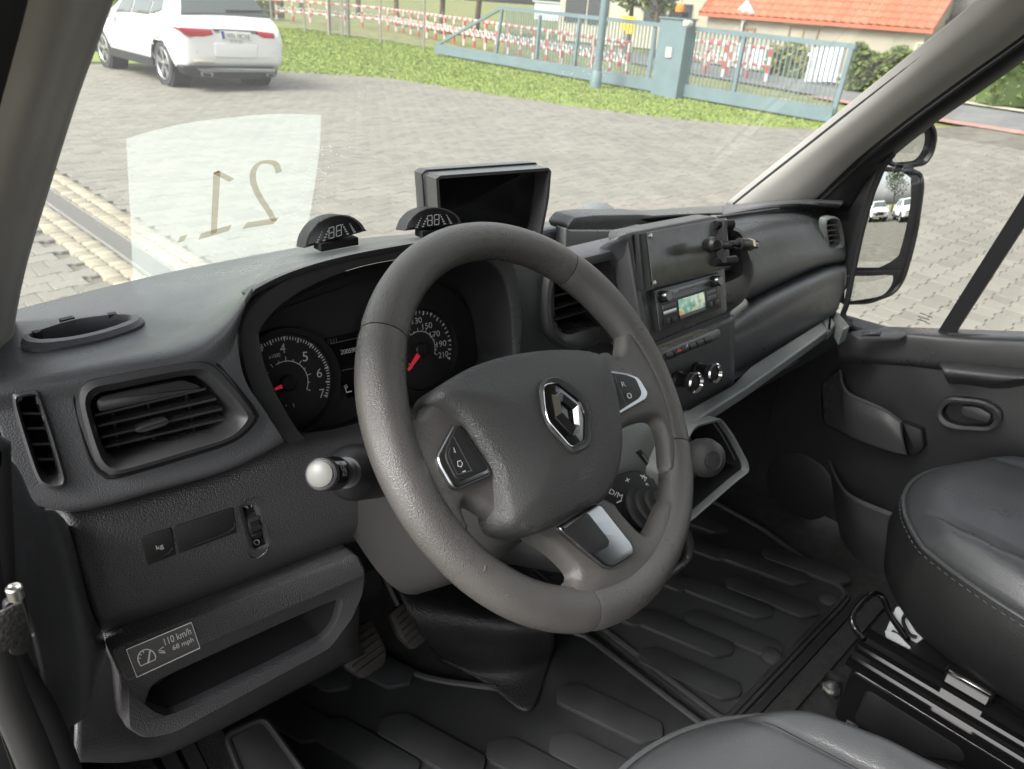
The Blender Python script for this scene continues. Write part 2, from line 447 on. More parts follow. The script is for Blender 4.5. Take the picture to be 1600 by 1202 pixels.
def sheet(name, pts, z, m, parent=None):
    V = [Vector((x, y, z)) for x, y in pts]; return mesh(name, V, [tuple(range(len(V)))], m, parent, None)
# base ground sheet reaching the horizon
gr = structure(sheet('ground', [(-250, -250), (250, -250), (250, 250), (-250, 250)], -.06, M_verge))
GE = [P(x, y, z=0) for x, y in ((150, 92), (300, 100), (440, 112), (600, 122), (700, 137), (800, 153), (900, 167), (1000, 180), (1100, 191), (1200, 199), (1300, 203))]
# paved yard: sand bed, then the pavers on it
yard = structure(sheet('paved_yard', [(-14, -40), (19.0, -40), (19.0, 5.2), (15.0, 6.0)]+[(p.x, p.y) for p in reversed(GE)]+[(5, 19.5), (-14, 22)], -.022, M_sand))
YP = [toimg((p.x, p.y, 0)) for p in GE]
WS_POLY = [(-80, 520), (-60, 400), (-40, 240), (60, 40), (80, 84), (300, 98), (440, 110), (600, 120), (800, 152), (1000, 179), (1200, 198), (1320, 202), (1150, 325), (850, 365), (480, 392)]
RW_POLY = [(1310, 520), (1340, 300), (1460, 190), (1540, 150), (1600, 205), (1660, 205), (1660, 540)]
def bone(lx, ly):
    a, b = lx/2, ly/2; c = b*.78
    return [(-a, -b), (-a*.55, -b), (-a*.30, -c), (a*.30, -c), (a*.55, -b), (a, -b), (a, b), (a*.55, b), (a*.30, c), (-a*.30, c), (-a*.55, b), (-a, b)]
def paverdata():
    o = bone(.196, .160); V = []; Fc = []; n = len(o)
    for s, z in ((1, -.02), (1, -.004), (.965, 0)): V += [Vector((x*s, y*s, z)) for x, y in o]
    for k in range(2):
        for j in range(n): Fc.append((k*n+j, k*n+(j+1) % n, (k+1)*n+(j+1) % n, (k+1)*n+j))
    Fc.append(tuple(2*n+j for j in range(n))); return V, Fc
PV, PF = paverdata()
pm = bpy.data.meshes.new('paver'); pm.from_pydata([tuple(v) for v in PV], [], PF); pm.materials.append(M_paver)
cand = []
DR0, DR1 = 1.42, 2.03
for iy in range(-40, 120):
    for ix in range(-5, 80):
        x = ix*.2 + (.1 if iy % 2 else 0); y = iy*.148
        if DR0-.04 < x < DR1+.04: continue
        u, v = toimg((x, y, 0)) if (Vector((x, y, 0))-CP).dot(CD) > .3 else (-999, -999)
        d = (Vector((x, y, 0))-CP).length
        seen = -40 < u < 1650 and 60 < v < 560 and (inpoly(u, v, WS_POLY) or inpoly(u, v, RW_POLY))
        if not seen and not (d < 9.5 and y > -4 and (x > 2.1 or y > 1.6)): continue
        if not seen: d += 50
        cand.append((d, x, y))
cand.sort()
acc = Acc()
for i, (d, x, y) in enumerate(cand):
    dz = random.uniform(-.003, .002); rz = random.uniform(-.015, .015)
    R = Matrix.Rotation(rz+math.pi/2*0, 3, 'Z')
    if i < 300:
        o = bpy.data.objects.new('paver', pm); COL.objects.link(o); o.parent = yard; o.location = (x, y, dz); o.rotation_euler = (0, 0, rz)
    else:
        acc.add(([R@v+Vector((x, y, dz)) for v in PV], PF))
o = acc.build('pavers', M_paver, yard, 30); o['kind'] = 'stuff'
# drainage channel with setts on both sides
dr = thing('drain_channel', 'long steel drain grate set between two strips of cream stone setts', 'drain', (1.75, 6, 0))
bars = Acc()
for k in range(230): bars.add(beamd((1.655, 4.2+k*.022, -.006), (1.795, 4.2+k*.022, -.006), .010, .02))
bars.add(beamd((1.648, 4.15, -.004), (1.648, 9.3, -.004), .012, .024)); bars.add(beamd((1.802, 4.15, -.004), (1.802, 9.3, -.004), .012, .024))
b = bars.build('grate', M_grate, dr); b['kind'] = 'stuff'
sm = []
for v in range(3):
    rr = random.Random(v); o = rnd([Vector((-.055+rr.uniform(-.006, .006), -.047, 0)), Vector((.055, -.047+rr.uniform(-.006, .006), 0)), Vector((.053, .047, 0)), Vector((-.053, .045, 0))], .02, 2)
    V, Fc = loftd([shift(o, Vector((0, 0, -.03))), shift(o, Vector((0, 0, -.004))), grow(o, .93, Vector((0, 0, .001)))], True, False, True)
    me = bpy.data.meshes.new('sett'); me.from_pydata([tuple(q) for q in V], [], Fc); me.materials.append(M_cobble)
    for p in me.polygons: p.use_smooth = True
    sm.append(me)
setts = []
for iy in range(60):
    for ix in (0, 1, 5, 6):
        x = {0: 1.455, 1: 1.567, 5: 1.884, 6: 1.996}[ix]; y = 4.3+iy*.088*1.02+(.04 if ix % 2 else 0)
        u, v = toimg((x, y, 0))
        if not inpoly(u, v, WS_POLY) and y > 4.6: pass
        setts.append((x, y))
for x, y in setts[:290]:
    o = bpy.data.objects.new('sett', random.choice(sm)); COL.objects.link(o); o.parent = dr; o.matrix_parent_inverse = Matrix.Translation((-1.75, -6, 0))
    o.location = (x+random.uniform(-.005, .005), y, random.uniform(.004, .008)); o.rotation_euler = (0, 0, random.uniform(-.08, .08))
# lawn
lawn_px = [(P(x, y, z=0).x, P(x, y, z=0).y) for x, y in ((440, 112), (600, 122), (700, 137), (800, 153), (900, 167), (1000, 180), (1100, 191), (1200, 199), (1300, 203))]
lawn_back = [(16.4, 6.5), (17.6, 14), (18.6, 23.0), (18.6, 34), (6, 60), (-6, 60), (-4, 30), (5.2, 19.6)]
lawn = structure(sheet('lawn', [(-1+4.0, 19.9)]+lawn_px+lawn_back[:-2]+[(-6, 30)], .0, M_soil))
acc = Acc(); LP = lawn_px+lawn_back[:4]+[(12, 34)]
random.seed(3)
nb = 0
while nb < 40000:
    x, y = random.uniform(7, 18.6), random.uniform(6, 32)
    if not inpoly(x, y, LP): continue
    nb += 1; h = random.uniform(.02, .05); a = random.uniform(0, 6.28); wv = .011*(1+((x*x+y*y)**.5)/15); c, s = math.cos(a)*wv, math.sin(a)*wv
    lx, ly = random.uniform(-.03, .03), random.uniform(-.03, .03)
    acc.add(([(x-c, y-s, 0), (x+c, y+s, 0), (x+lx, y+ly, h)], [(0, 1, 2)]))
o = acc.build('grass', M_grass, None, None); o['kind'] = 'stuff'; tag(o, 'short yellow green grass of the lawn strip before the gate', 'grass')
# road beyond the gate
rd = structure(sheet('road', [(19.2, -60), (19.2, 4.2), (19.9, 6.4), (20.6, 8.4), (22.3, 14), (25.5, 24), (29, 40), (34, 40), (29.5, 23), (26.2, 13.0), (24.4, 7.5), (23.6, 4.0), (23.6, -60)], -.010, M_asph))
sheet('brick_strip', [(18.5, 3.0), (18.9, 6.3), (19.5, 7.5), (20.4, 9.8), (20.9, 9.6), (20.2, 7.4), (19.6, 5.8), (19.25, 3.0)], -.004, M_redbr)['kind'] = 'structure'
sheet('far_pavement', [(24.0, 4.0), (24.9, 7.5), (26.6, 12.6), (30, 22), (30.7, 22), (27.3, 12.4), (25.6, 7.2), (24.8, 4.0)], -.004, M_cream)['kind'] = 'structure'

# ---------------- sliding gate
GA, GB = P(1303, 190, z=.06), P(684, 84, z=.06)
gdir = (GB-GA); gdir.z = 0; gdir.normalize(); gpl = plane(GA, gdir.cross(Vector((0, 0, 1))))
gate = thing('sliding_gate', 'long grey blue steel sliding gate with upright bars and diagonal tail', 'gate', (GA.x, GA.y, 0))
def gp(px, py): return P(px, py, pl=gpl)
def gbeam(n, a, b, wd, hd): return beam(n, gp(*a), gp(*b), wd, hd, M_gate, gate)
gbeam('bottom_beam', (1303, 180), (682, 76), .16, .26)
gbeam('top_rail', (1338, 73), (784, 12), .08, .09)
gbeam('diagonal_brace', (785, 12), (684, 70), .07, .07)
for a, b in (((785, 12), (775, 86)), ((844, 24), (838, 92)), ((906, 30), (897, 103)), ((1024, 44), (1013, 124)), ((1085, 50), (1072, 132)), ((1163, 58), (1146, 146)), ((1332, 74), (1302, 178))):
    gbeam('upright', a, b, .07, .08)
topl = lambda t: (784+(1338-784)*t, 14+(73-14)*t)
A, B = gp(1335, 76), gp(786, 16)
for k in range(96):
    t = (k+.6)/97; q = A.lerp(B, t); z0 = gp(1303, 170).z
    beam('bar', (q.x, q.y, z0), (q.x, q.y, q.z), .022, .022, M_gate, gate)
# gate post with signal lamp, lamp pole
gq = P(1046, 152, z=0); post = thing('gate_post', 'tall wide grey blue gate post with orange beacon on top', 'post', (gq.x, gq.y, 0))
ppl = plane(gq, gpl[1])
a, b = P(1022, 150, pl=ppl), P(1062, 155, pl=ppl); wid = (b-a).length; tz = P(1062, 30, pl=ppl).z
mid = (a+b)/2
beam('column', mid-Vector((0, 0, .1)), Vector((mid.x, mid.y, tz)), wid, .3, M_gate, post, up=gpl[1])
box('cap', (mid.x, mid.y, tz+.01), (wid*1.05, .36, .03), M_gate, post, rz=math.atan2(gdir.y, gdir.x))
box('keypad', P(1045, 82, pl=(ppl[0]+gpl[1]*.17, ppl[1])), (.16, .03, .2), M_bwhite, post, rz=math.atan2(gdir.y, gdir.x))
bc = Vector((mid.x, mid.y, tz+.02)); box('beacon_base', bc+Vector((0, 0, .06)), (.34, .2, .12), M_dark, post, rz=math.atan2(gdir.y, gdir.x))
turned('beacon', bc+Vector((0, 0, .1)), (0, 0, 1), [(.09, 0), (.1, .05), (.09, .14), (.04, .19)], M_orange, post, 16)
gs = thing('gate_sensor', 'small white round camera mounted on the gate post corner', 'camera', P(1078, 36, pl=ppl))
turned('housing', P(1079, 37, pl=ppl)+gpl[1]*.1, gpl[1], [(.07, -.1), (.09, 0), (.08, .06), (.05, .09)], M_bwhite, gs, 16)
lq = P(930, 138, z=0); lamp = thing('lamp_pole', 'slim grey blue round pole standing on the lawn before the gate', 'pole', (lq.x, lq.y, 0))
tube('pole', [lq-Vector((0, 0, .1)), lq+Vector((0, 0, 1.2)), lq+Vector((0, 0, 5.5))], [.10, .09, .07], M_gate, lamp, 14)
turned('base_collar', lq, (0, 0, 1), [(.13, -.02), (.13, .35), (.11, .38)], M_gate, lamp, 14)
# ---------------- wire fence with thin posts, bar panel at its left
fence = thing('wire_fence', 'thin wire mesh fence on slim grey posts behind the lawn', 'fence', (17.4, 26, 0))
fx = 17.45
for y in (22.2, 24.7, 27.2, 29.9, 32.6, 35.5, 38.5): tube('post', [(fx, y, -.05), (fx, y, 2.0)], .035, M_grate, fence, 8)
for z in (.15, .6, 1.05, 1.5, 1.9): tube('wire', [(fx, 22.2, z), (fx, 38.5, z)], .006, M_grate, fence, 5)
mw = Acc()
for k in range(320): mw.add(beamd((fx, 22.2+k*.051, .1), (fx, 22.2+k*.051, 1.9), .004, .004))
mw = mw.build('mesh_wires', M_grate, fence); mw['kind'] = 'stuff'
fp = P(515, 56, z=0); fq = P(545, 59, z=0)
panel = thing('bar_gate', 'narrow grey steel gate of close upright bars in the fence', 'gate', (fp.x, fp.y, 0))
for q in (fp, fq): beam('post', q, q+Vector((0, 0, 2.1)), .09, .09, M_grate, panel)
for k in range(1, 9): q = fp.lerp(fq, k/9); beam('bar', q+Vector((0, 0, .12)), q+Vector((0, 0, 1.95)), .022, .022, M_grate, panel)
for z in (.14, 1.9): beam('rail', fp+Vector((0, 0, z)), fq+Vector((0, 0, z)), .04, .04, M_grate, panel)
# ---------------- red and white barriers along the road
def striped(name, a, b, r, k, parent, first):
    """rail or post in red and white bands, each band a piece"""
    a, b = Vector(a), Vector(b)
    for i in range(k):
        mt = M_bred if (i+first) % 2 else M_bwhite
        tube(name, [a.lerp(b, i/k), a.lerp(b, (i+1)/k)], r, mt, parent, 6)
def barrier(loc, ang, label):
    t = thing('road_barrier', label, 'barrier', loc, 'red and white barriers along the road')
    o = Vector(loc); d = Vector((math.cos(ang), math.sin(ang), 0)); h = .92
    for s, f in ((-.95, 0), (.95, 1), (0, 1)): striped('post', o+d*s, o+d*s+Vector((0, 0, h)), .055, 4, t, f)
    striped('rail', o-d*.95+Vector((0, 0, h)), o+d*.95+Vector((0, 0, h)), .055, 8, t, 0)
    striped('rail', o-d*.95+Vector((0, 0, .42)), o+d*.95+Vector((0, 0, .42)), .05, 8, t, 1)
    for k in range(6):
        c = o+d*(-.79+k*.316)+Vector((0, 0, .53)); n = d.cross(Vector((0, 0, 1)))
        tube('scroll', [c+d*.11*math.cos(q)+Vector((0, 0, .085*math.sin(q))) for q in (2*math.pi*j/10 for j in range(10))], .022, M_bwhite, t, 5, True)
    return t
bl = [P(430, 0, z=.9), P(600, 14, z=.9), P(760, 36, z=.9), P(900, 56, z=.9), P(985, 72, z=.85)]
bl = [Vector((q.x, q.y, 0)) for q in bl]
path = resample(bl, 15, False)
ords = ['farthest', 'second farthest', 'third', 'fourth', 'fifth', 'sixth', 'seventh', 'eighth', 'ninth', 'tenth', 'eleventh', 'twelfth', 'thirteenth', 'nearest']
for i in range(14):
    c = (path[i]+path[i+1])/2; dd = path[i+1]-path[i]
    barrier(c, math.atan2(dd.y, dd.x), 'red and white scroll barrier, %s along the road from the parked white car' % (ords[i] if 0 < i < 13 else ('first' if i == 0 else 'last')))
for px, py, lab in ((1100, 115, 'crossed red and white barrier right of the gate post, seen through bars'), (1130, 112, 'red and white barrier behind the second gate upright'), (1165, 122, 'rightmost red and white barrier seen through the gate bars')):
    q = P(px, py, z=0); barrier(q, 1.2, lab)
tb = thing('marker_sign', 'small yellow sign on a striped post behind the gate', 'sign', P(966, 105, z=0)); q = P(966, 105, z=0)
striped('post', q, q+Vector((0, 0, 1.1)), .06, 4, tb, 1); box('plate', q+Vector((.1, -.1, 1.25)), (.06, .45, .5), M_yellow, tb, rz=.3)
# ---------------- house with orange roof
HX = 30.0
hpl = plane((HX, 0, 0), (1, .10, 0))
def hp(px, py, off=0): return P(px, py, pl=hpl, off=off)
house = thing('orange_roof_house', 'low grey stuccoed house with orange tiled roof across the road', 'house', (HX, 12, 0))
el, er = hp(1098, 10), hp(1462, 46)
ez = (el.z+er.z)/2; zl, zr = el.z, er.z
hd = (er-el); hd.z = 0; hd.normalize(); hn = hpl[1]; bk = -hn
wl, wr = Vector((el.x, el.y, 0))+hd*.3, Vector((er.x, er.y, 0))-hd*.25
# wall with thickness, gable end
V = [wl, wr, wr+Vector((0, 0, ez)), wl+Vector((0, 0, ez))]; V = [q+Vector((0, 0, 0)) for q in V]
Vb = [q+bk*7 for q in V]
apex_l, apex_r = wl+bk*3.5+Vector((0, 0, ez+2.6)), wr+bk*3.5+Vector((0, 0, ez+2.6))
mesh('wall', V+Vb+[apex_l, apex_r], [(0, 1, 2, 3), (5, 4, 7, 6), (1, 5, 6, 9, 2), (4, 0, 3, 8, 7)], M_stucco, house, 20)
ra, rb_ = el+hn*.25, er+hn*.25; ra.z = ez-.12; rb_.z = ez-.12
ta, tb_ = ra+bk*3.75+Vector((0, 0, 2.78)), rb_+bk*3.75+Vector((0, 0, 2.78))
roof = mesh('roof', [ra, rb_, tb_, ta]+[q-Vector((0, 0, .12)) for q in (ra, rb_, tb_, ta)], [(0, 1, 2, 3), (7, 6, 5, 4), (0, 4, 5, 1), (1, 5, 6, 2), (2, 6, 7, 3), (3, 7, 4, 0)], M_tile, house, 20)
rl = (rb_-ra).length; sl = (ta-ra); nrm_r = (rb_-ra).cross(sl).normalized(); nrm_r = nrm_r if nrm_r.z > 0 else -nrm_r
# tile courses: the visible lower courses are single tiles
ti = 0; nx = int(rl/.30)
rest = Acc(); du = (rb_-ra)/nx; dv = sl/13
tv = [Vector((0, 0, 0)), du*.5, du*.98]
def tilegeo(o):
    up = nrm_r
    lo = [o+up*.05, o+du*.25+up*.085, o+du*.5+up*.07, o+du*.75+up*.035, o+du*.97+up*.05]
    hi = [q+dv*1.04-up*.03 for q in lo]; b0 = [q-up*.03 for q in lo]
    return lo+hi+b0, [(i, i+1, 6+i, 5+i) for i in range(4)]+[(10+i, 11+i, i+1, i) for i in range(4)]
for j in range(13):
    for i in range(nx):
        o = ra+du*i+dv*j
        u, v = toimg(o)
        if v > -5 and ti < 290:
            me = bpy.data.meshes.new('tile') if ti == 0 else tm
            if ti == 0:
                tV, tF = tilegeo(Vector((0, 0, 0))); me.from_pydata([tuple(q) for q in tV], [], tF); me.materials.append(M_tile); tm = me
                for pp in me.polygons: pp.use_smooth = True
            to = bpy.data.objects.new('tile', tm); COL.objects.link(to); to.parent = roof; to.location = o; ti += 1
        else: rest.add(tilegeo(o))
rest = rest.build('tiles', M_tile, roof, 60); rest['kind'] = 'stuff'
# far roof slope
mesh('rear_roof', [ta, tb_, tb_+bk*3.75-Vector((0, 0, 2.78)), ta+bk*3.75-Vector((0, 0, 2.78))], [(0, 1, 2, 3)], M_tile, house, 20, solid=.1)
def hwin(name, px0, py0, px1, py1, frame, pane, bars=1):
    a, b = hp(px0, py0), hp(px1, py0); z1 = a.z; z0 = hp((px0+px1)/2, py1).z
    wdt = (b-a).length; c = (a+b)/2; c.z = (z0+z1)/2
    lp = [c+hd*sx*wdt/2+Vector((0, 0, sz*(z1-z0)/2))+hn*.05 for sx, sz in ((-1, -1), (1, -1), (1, 1), (-1, 1))]
    fr = loft(name, [shift(lp, -hn*.12), lp, inset(lp, .09, hn), inset(lp, .09, hn, -hn*.07)], frame, house, True, False, False, 20)
    inn = inset(lp, .09, hn, -hn*.06); mesh('pane', inn, [(0, 1, 2, 3)], pane, fr, None)
    for k in range(bars): q = (inn[0].lerp(inn[1], (k+1)/(bars+1)), inn[3].lerp(inn[2], (k+1)/(bars+1))); beam('glazing_bar', q[0]+hn*.02, q[1]+hn*.02, .06, .04, frame, fr)
    return fr
hwin('window', 1235, 40, 1282, 78, M_wood, M_pane)
sb = hp(1258, 33); box('lintel', sb+hn*.06, (1.5, .12, .3), M_cream, house, rz=math.atan2(hd.y, hd.x))
hwin('window', 1157, 42, 1182, 70, M_wood, M_darkw)
hwin('window', 1432, 66, 1447, 92, M_cream, M_darkw); hwin('window', 1452, 74, 1462, 96, M_cream, M_darkw)
ann = thing('slate_tower', 'dark shingled chimney stack beside the orange roofed house', 'chimney', P(1496, 120, x=31.5))
q = P(1497, 60, x=31.5); box('stack', (q.x+.3, q.y, 2.2), (.9, .75, 4.4), M_slate, ann)
annx = thing('white_outbuilding', 'pale rendered outbuilding with small dark windows right of the house', 'building', P(1475, 130, x=31))
q0, q1 = P(1459, 90, x=31.2), P(1545, 90, x=31.2); cc = (q0+q1)/2; box('wall', (cc.x+1, cc.y, 1.0), (2.0, abs(q0.y-q1.y), 2.0), M_cream, annx)
box('roof', (cc.x+1, cc.y, 2.06), (2.3, abs(q0.y-q1.y)+.3, .12), M_slate, annx)
for px in (1490, 1512):
    q = P(px, 92, x=31.17); box('window', q, (.06, .45, .5), M_darkw, annx)
# cream building further off behind the trees
fb = thing('cream_building', 'tall cream building behind the trees and the gate post', 'building', (44, 26, 0))
fpl = plane((42, 0, 0), (1, .35, 0))
a, b = P(875, 10, pl=fpl), P(1112, 40, pl=fpl); d2 = (b-a); d2.z = 0; wlen = d2.length; d2.normalize(); mid2 = (a+b)/2; n2 = fpl[1]
box('wall', Vector((mid2.x, mid2.y, 3))-n2*3, (wlen, 6, 6), M_cream, fb, rz=math.atan2(d2.y, d2.x))
for px, py in ((1062, 30), (900, 12), (935, 16), (1025, 12)):
    q = P(px, py, pl=fpl); box('window', q, (1.1, .14, 1.3), M_darkw, fb, rz=math.atan2(d2.y, d2.x))
box('roof', Vector((mid2.x, mid2.y, 6.1))-n2*3, (wlen+.6, 6.8, .25), M_slate, fb, rz=math.atan2(d2.y, d2.x))
sh = thing('white_shed', 'low white shed with pale roof between the barriers and the trees', 'shed', P(870, 40, z=0))
q = P(890, 36, z=0); box('wall', (q.x+3, q.y+4, .8), (2.5, 5, 1.6), M_wfence, sh, rz=.25); box('roof', (q.x+3, q.y+4, 1.68), (2.9, 5.4, .14), M_sign, sh, rz=.25)
# road sign seen from behind, white panels
sq = P(1148, 104, z=0); sgn = thing('road_sign', 'grey back of a diamond road sign on a post before the house', 'sign', sq)
top = P(1152, 18, pl=plane(sq, gpl[1]))
beam('post', sq, Vector((sq.x, sq.y, top.z)), .07, .07, M_sign, sgn)
c = Vector((sq.x, sq.y, top.z)); e1 = gdir; e2 = Vector((0, 0, 1)); R_ = .42
lp = rnd([c+e1*R_, c+e2*R_, c-e1*R_, c-e2*R_], .06, 3); slab('plate', lp, gpl[1]*-.02, M_sign, sgn, .004)
for nm, px0, py0, px1, py1, lab, npk in (('white_board_fence', 1262, 74, 1312, 128, 'white fence panel of upright boards behind the right end of the gate', 7), ('white_board_fence', 1152, 72, 1200, 106, 'white fence panel of upright boards behind the gate middle', 8)):
    bq = P((px0+px1)/2, py1, z=.1); bp = plane(bq, gpl[1]); t = thing(nm, lab, 'fence', (bq.x, bq.y, 0), 'white board fences')
    for k in range(npk):
        u = px0+(px1-px0)*(k+.5)/npk; a = P(u-6, py1, pl=bp); b = P(u+6, py0, pl=bp)
        beam('board', Vector((a.x, a.y, a.z)), Vector((a.x, a.y, b.z)), (px1-px0)/npk*.72*(bq-CP).length/F, .03, M_wfence, t, up=gpl[1])
    for f in (.25, .75):
        a = P(px0-2, py1+(py0-py1)*f, pl=bp); b = P(px1+2, py1+(py0-py1)*f, pl=bp); b.z = a.z = (a.z+b.z)/2
        beam('rail', a-gpl[1]*.04, b-gpl[1]*.04, .03, .08, M_wfence, t)
ub = P(1398, 142, z=0); util = thing('utility_box', 'pale grey utility cabinet with red label beside the hedge', 'cabinet', ub)
box('cabinet', ub+Vector((0, 0, .55)), (.5, .7, 1.1), M_sign, util, bev=.02); box('label_plate', ub+Vector((-.26, -.05, .75)), (.01, .3, .2), M_bred, util)
wp = P(1528, 158, z=0); bol = thing('white_bollard', 'white marker post at the roadside before the right hedge', 'bollard', wp); tube('post', [wp, wp+Vector((0, 0, .85)), wp+Vector((0, 0, .95))], [.11, .11, .07], M_bwhite, bol, 10)
for px, lab in ((1075, 'white car roof parked behind the gate post'),):
    pass
# ---------------- vegetation
def leafcloud(acc, c, r, n, size, rs):
    for _ in range(n):
        while True:
            v = Vector((rs.uniform(-1, 1), rs.uniform(-1, 1), rs.uniform(-1, 1)))
            if .1 < v.length < 1: break
        v = v.normalized()*(v.length**.5)
        p = Vector(c)+Vector((v.x*r[0], v.y*r[1], v.z*r[2]))
        a = Vector((rs.gauss(0, 1), rs.gauss(0, 1), rs.gauss(0, 1))).normalized(); b = a.orthogonal().normalized(); s = size*rs.uniform(.6, 1.3)
        acc.add(([p-a*s, p+b*s*.5, p+a*s, p-b*s*.5], [(0, 1, 2, 3)]))
def tree(name, loc, h, r, label, cat, lm, n=1600, seed=1, trunk=True, size=.16, group=None, flat=.8):
    rs = random.Random(seed); loc = Vector(loc); t = thing(name, label, cat, loc, group)
    if trunk:
        top = loc+Vector((rs.uniform(-.2, .2), rs.uniform(-.2, .2), h*.62))
        tube('trunk', [loc-Vector((0, 0, .1)), loc.lerp(top, .5)+Vector((.05, .04, 0)), top], [.14*h/5, .11*h/5, .05*h/5], M_bark, t, 8)
        for k in range(4):
            a = k*1.6+rs.random(); s = loc.lerp(top, .55+.1*k); tube('limb', [s, s+Vector((math.cos(a)*r*.6, math.sin(a)*r*.6, h*.18))], [.05*h/5, .02*h/5], M_bark, t, 6)
    acc = Acc(); zc = h*.66 if trunk else h*.5; k = 9 if trunk else 7
    for i in range(k):
        a = rs.uniform(0, 6.28); q = rs.uniform(0, .62)*r
        leafcloud(acc, loc+Vector((math.cos(a)*q, math.sin(a)*q, zc+rs.uniform(-.25, .3)*h*flat)), (r*.5, r*.5, h*.2), n//k, size, rs)
    acc.build('crown', lm, t, None); return t
tspec = [(690, 20, 42, 5.5, 3.2, 'dark leafy tree behind the barriers left of the sliding gate', 0), (620, 10, 50, 6, 3.2, 'dark tree behind the barriers near the small bar gate', 0), (745, 22, 46, 6, 3.0, 'broad dark green tree behind the gate diagonal', 0),
         (985, 38, 36, 4.6, 2.2, 'yellow green tree behind the gate left of the gate post', 1), (1025, 44, 34, 4.2, 1.8, 'green tree just left of the gate post', 1), (560, 5, 60, 7, 4, 'tall tree far behind the barriers near the white car', 1), (470, 0, 62, 7, 4, 'distant dark tree right of the white car roof', 0)]
for i, (px, py, d, h, r, lab, k) in enumerate(tspec):
    v = ray(px, py); v.z = 0; v.normalize(); tree('leafy_tree', v*d, h, r, lab, 'tree', M_leaf[k], 1500, 20+i, group='trees behind the road')
v = ray(1525, 40); v.z = 0; v.normalize(); tree('leafy_tree', v*46, 8, 3.5, 'tree showing above the roof right of the chimney', 'tree', M_leaf[0], 1500, 44, group='trees behind the road')
def hedge(px0, px1, pyb, h, dep, label, lm, seed, n=1500):
    a, b = P(px0, pyb[0], z=0), P(px1, pyb[1], z=0); rs = random.Random(seed); t = thing('hedge', label, 'hedge', (a+b)/2)
    acc = Acc(); out = (a+b)/2; out.z = 0; out.normalize()
    for _ in range(n):
        u = rs.random(); hh = h*(1+.12*math.sin(u*9+seed)); q = a.lerp(b, u)+out*rs.uniform(0, dep)+Vector((0, 0, rs.random()**.7*hh))
        n1 = Vector((rs.gauss(0, 1), rs.gauss(0, 1), rs.gauss(0, 1))).normalized(); n_2 = n1.orthogonal().normalized(); s = rs.uniform(.05, .13)
        acc.add(([q-n1*s, q+n_2*s*.6, q+n1*s, q-n_2*s*.6], [(0, 1, 2, 3)]))
    acc.build('foliage', lm, t, None)
    core = Acc(); core.add(beamd(a+out*dep*.55+Vector((0, 0, h*.42)), b+out*dep*.55+Vector((0, 0, h*.42)), dep*.6, h*.8)); core.build('branches', M_leaf[0], t)
hedge(1318, 1412, (142, 150), 1.15, .9, 'clipped green hedge before the house right of the gate', M_leaf[1], 1, 2200)
hedge(1535, 1720, (166, 172), 1.9, 1.2, 'tall overgrown hedge at the right across the road', M_leaf[1], 2, 3800)
hedge(1195, 1262, (116, 124), 1.0, 1.0, 'loose brownish bushes below the house window', M_leaf[2], 3, 1300)
hedge(180, 440, (22, 30), 1.0, 1.2, 'low hedge beyond the lawn behind the white car', M_leaf[2], 4, 1500)
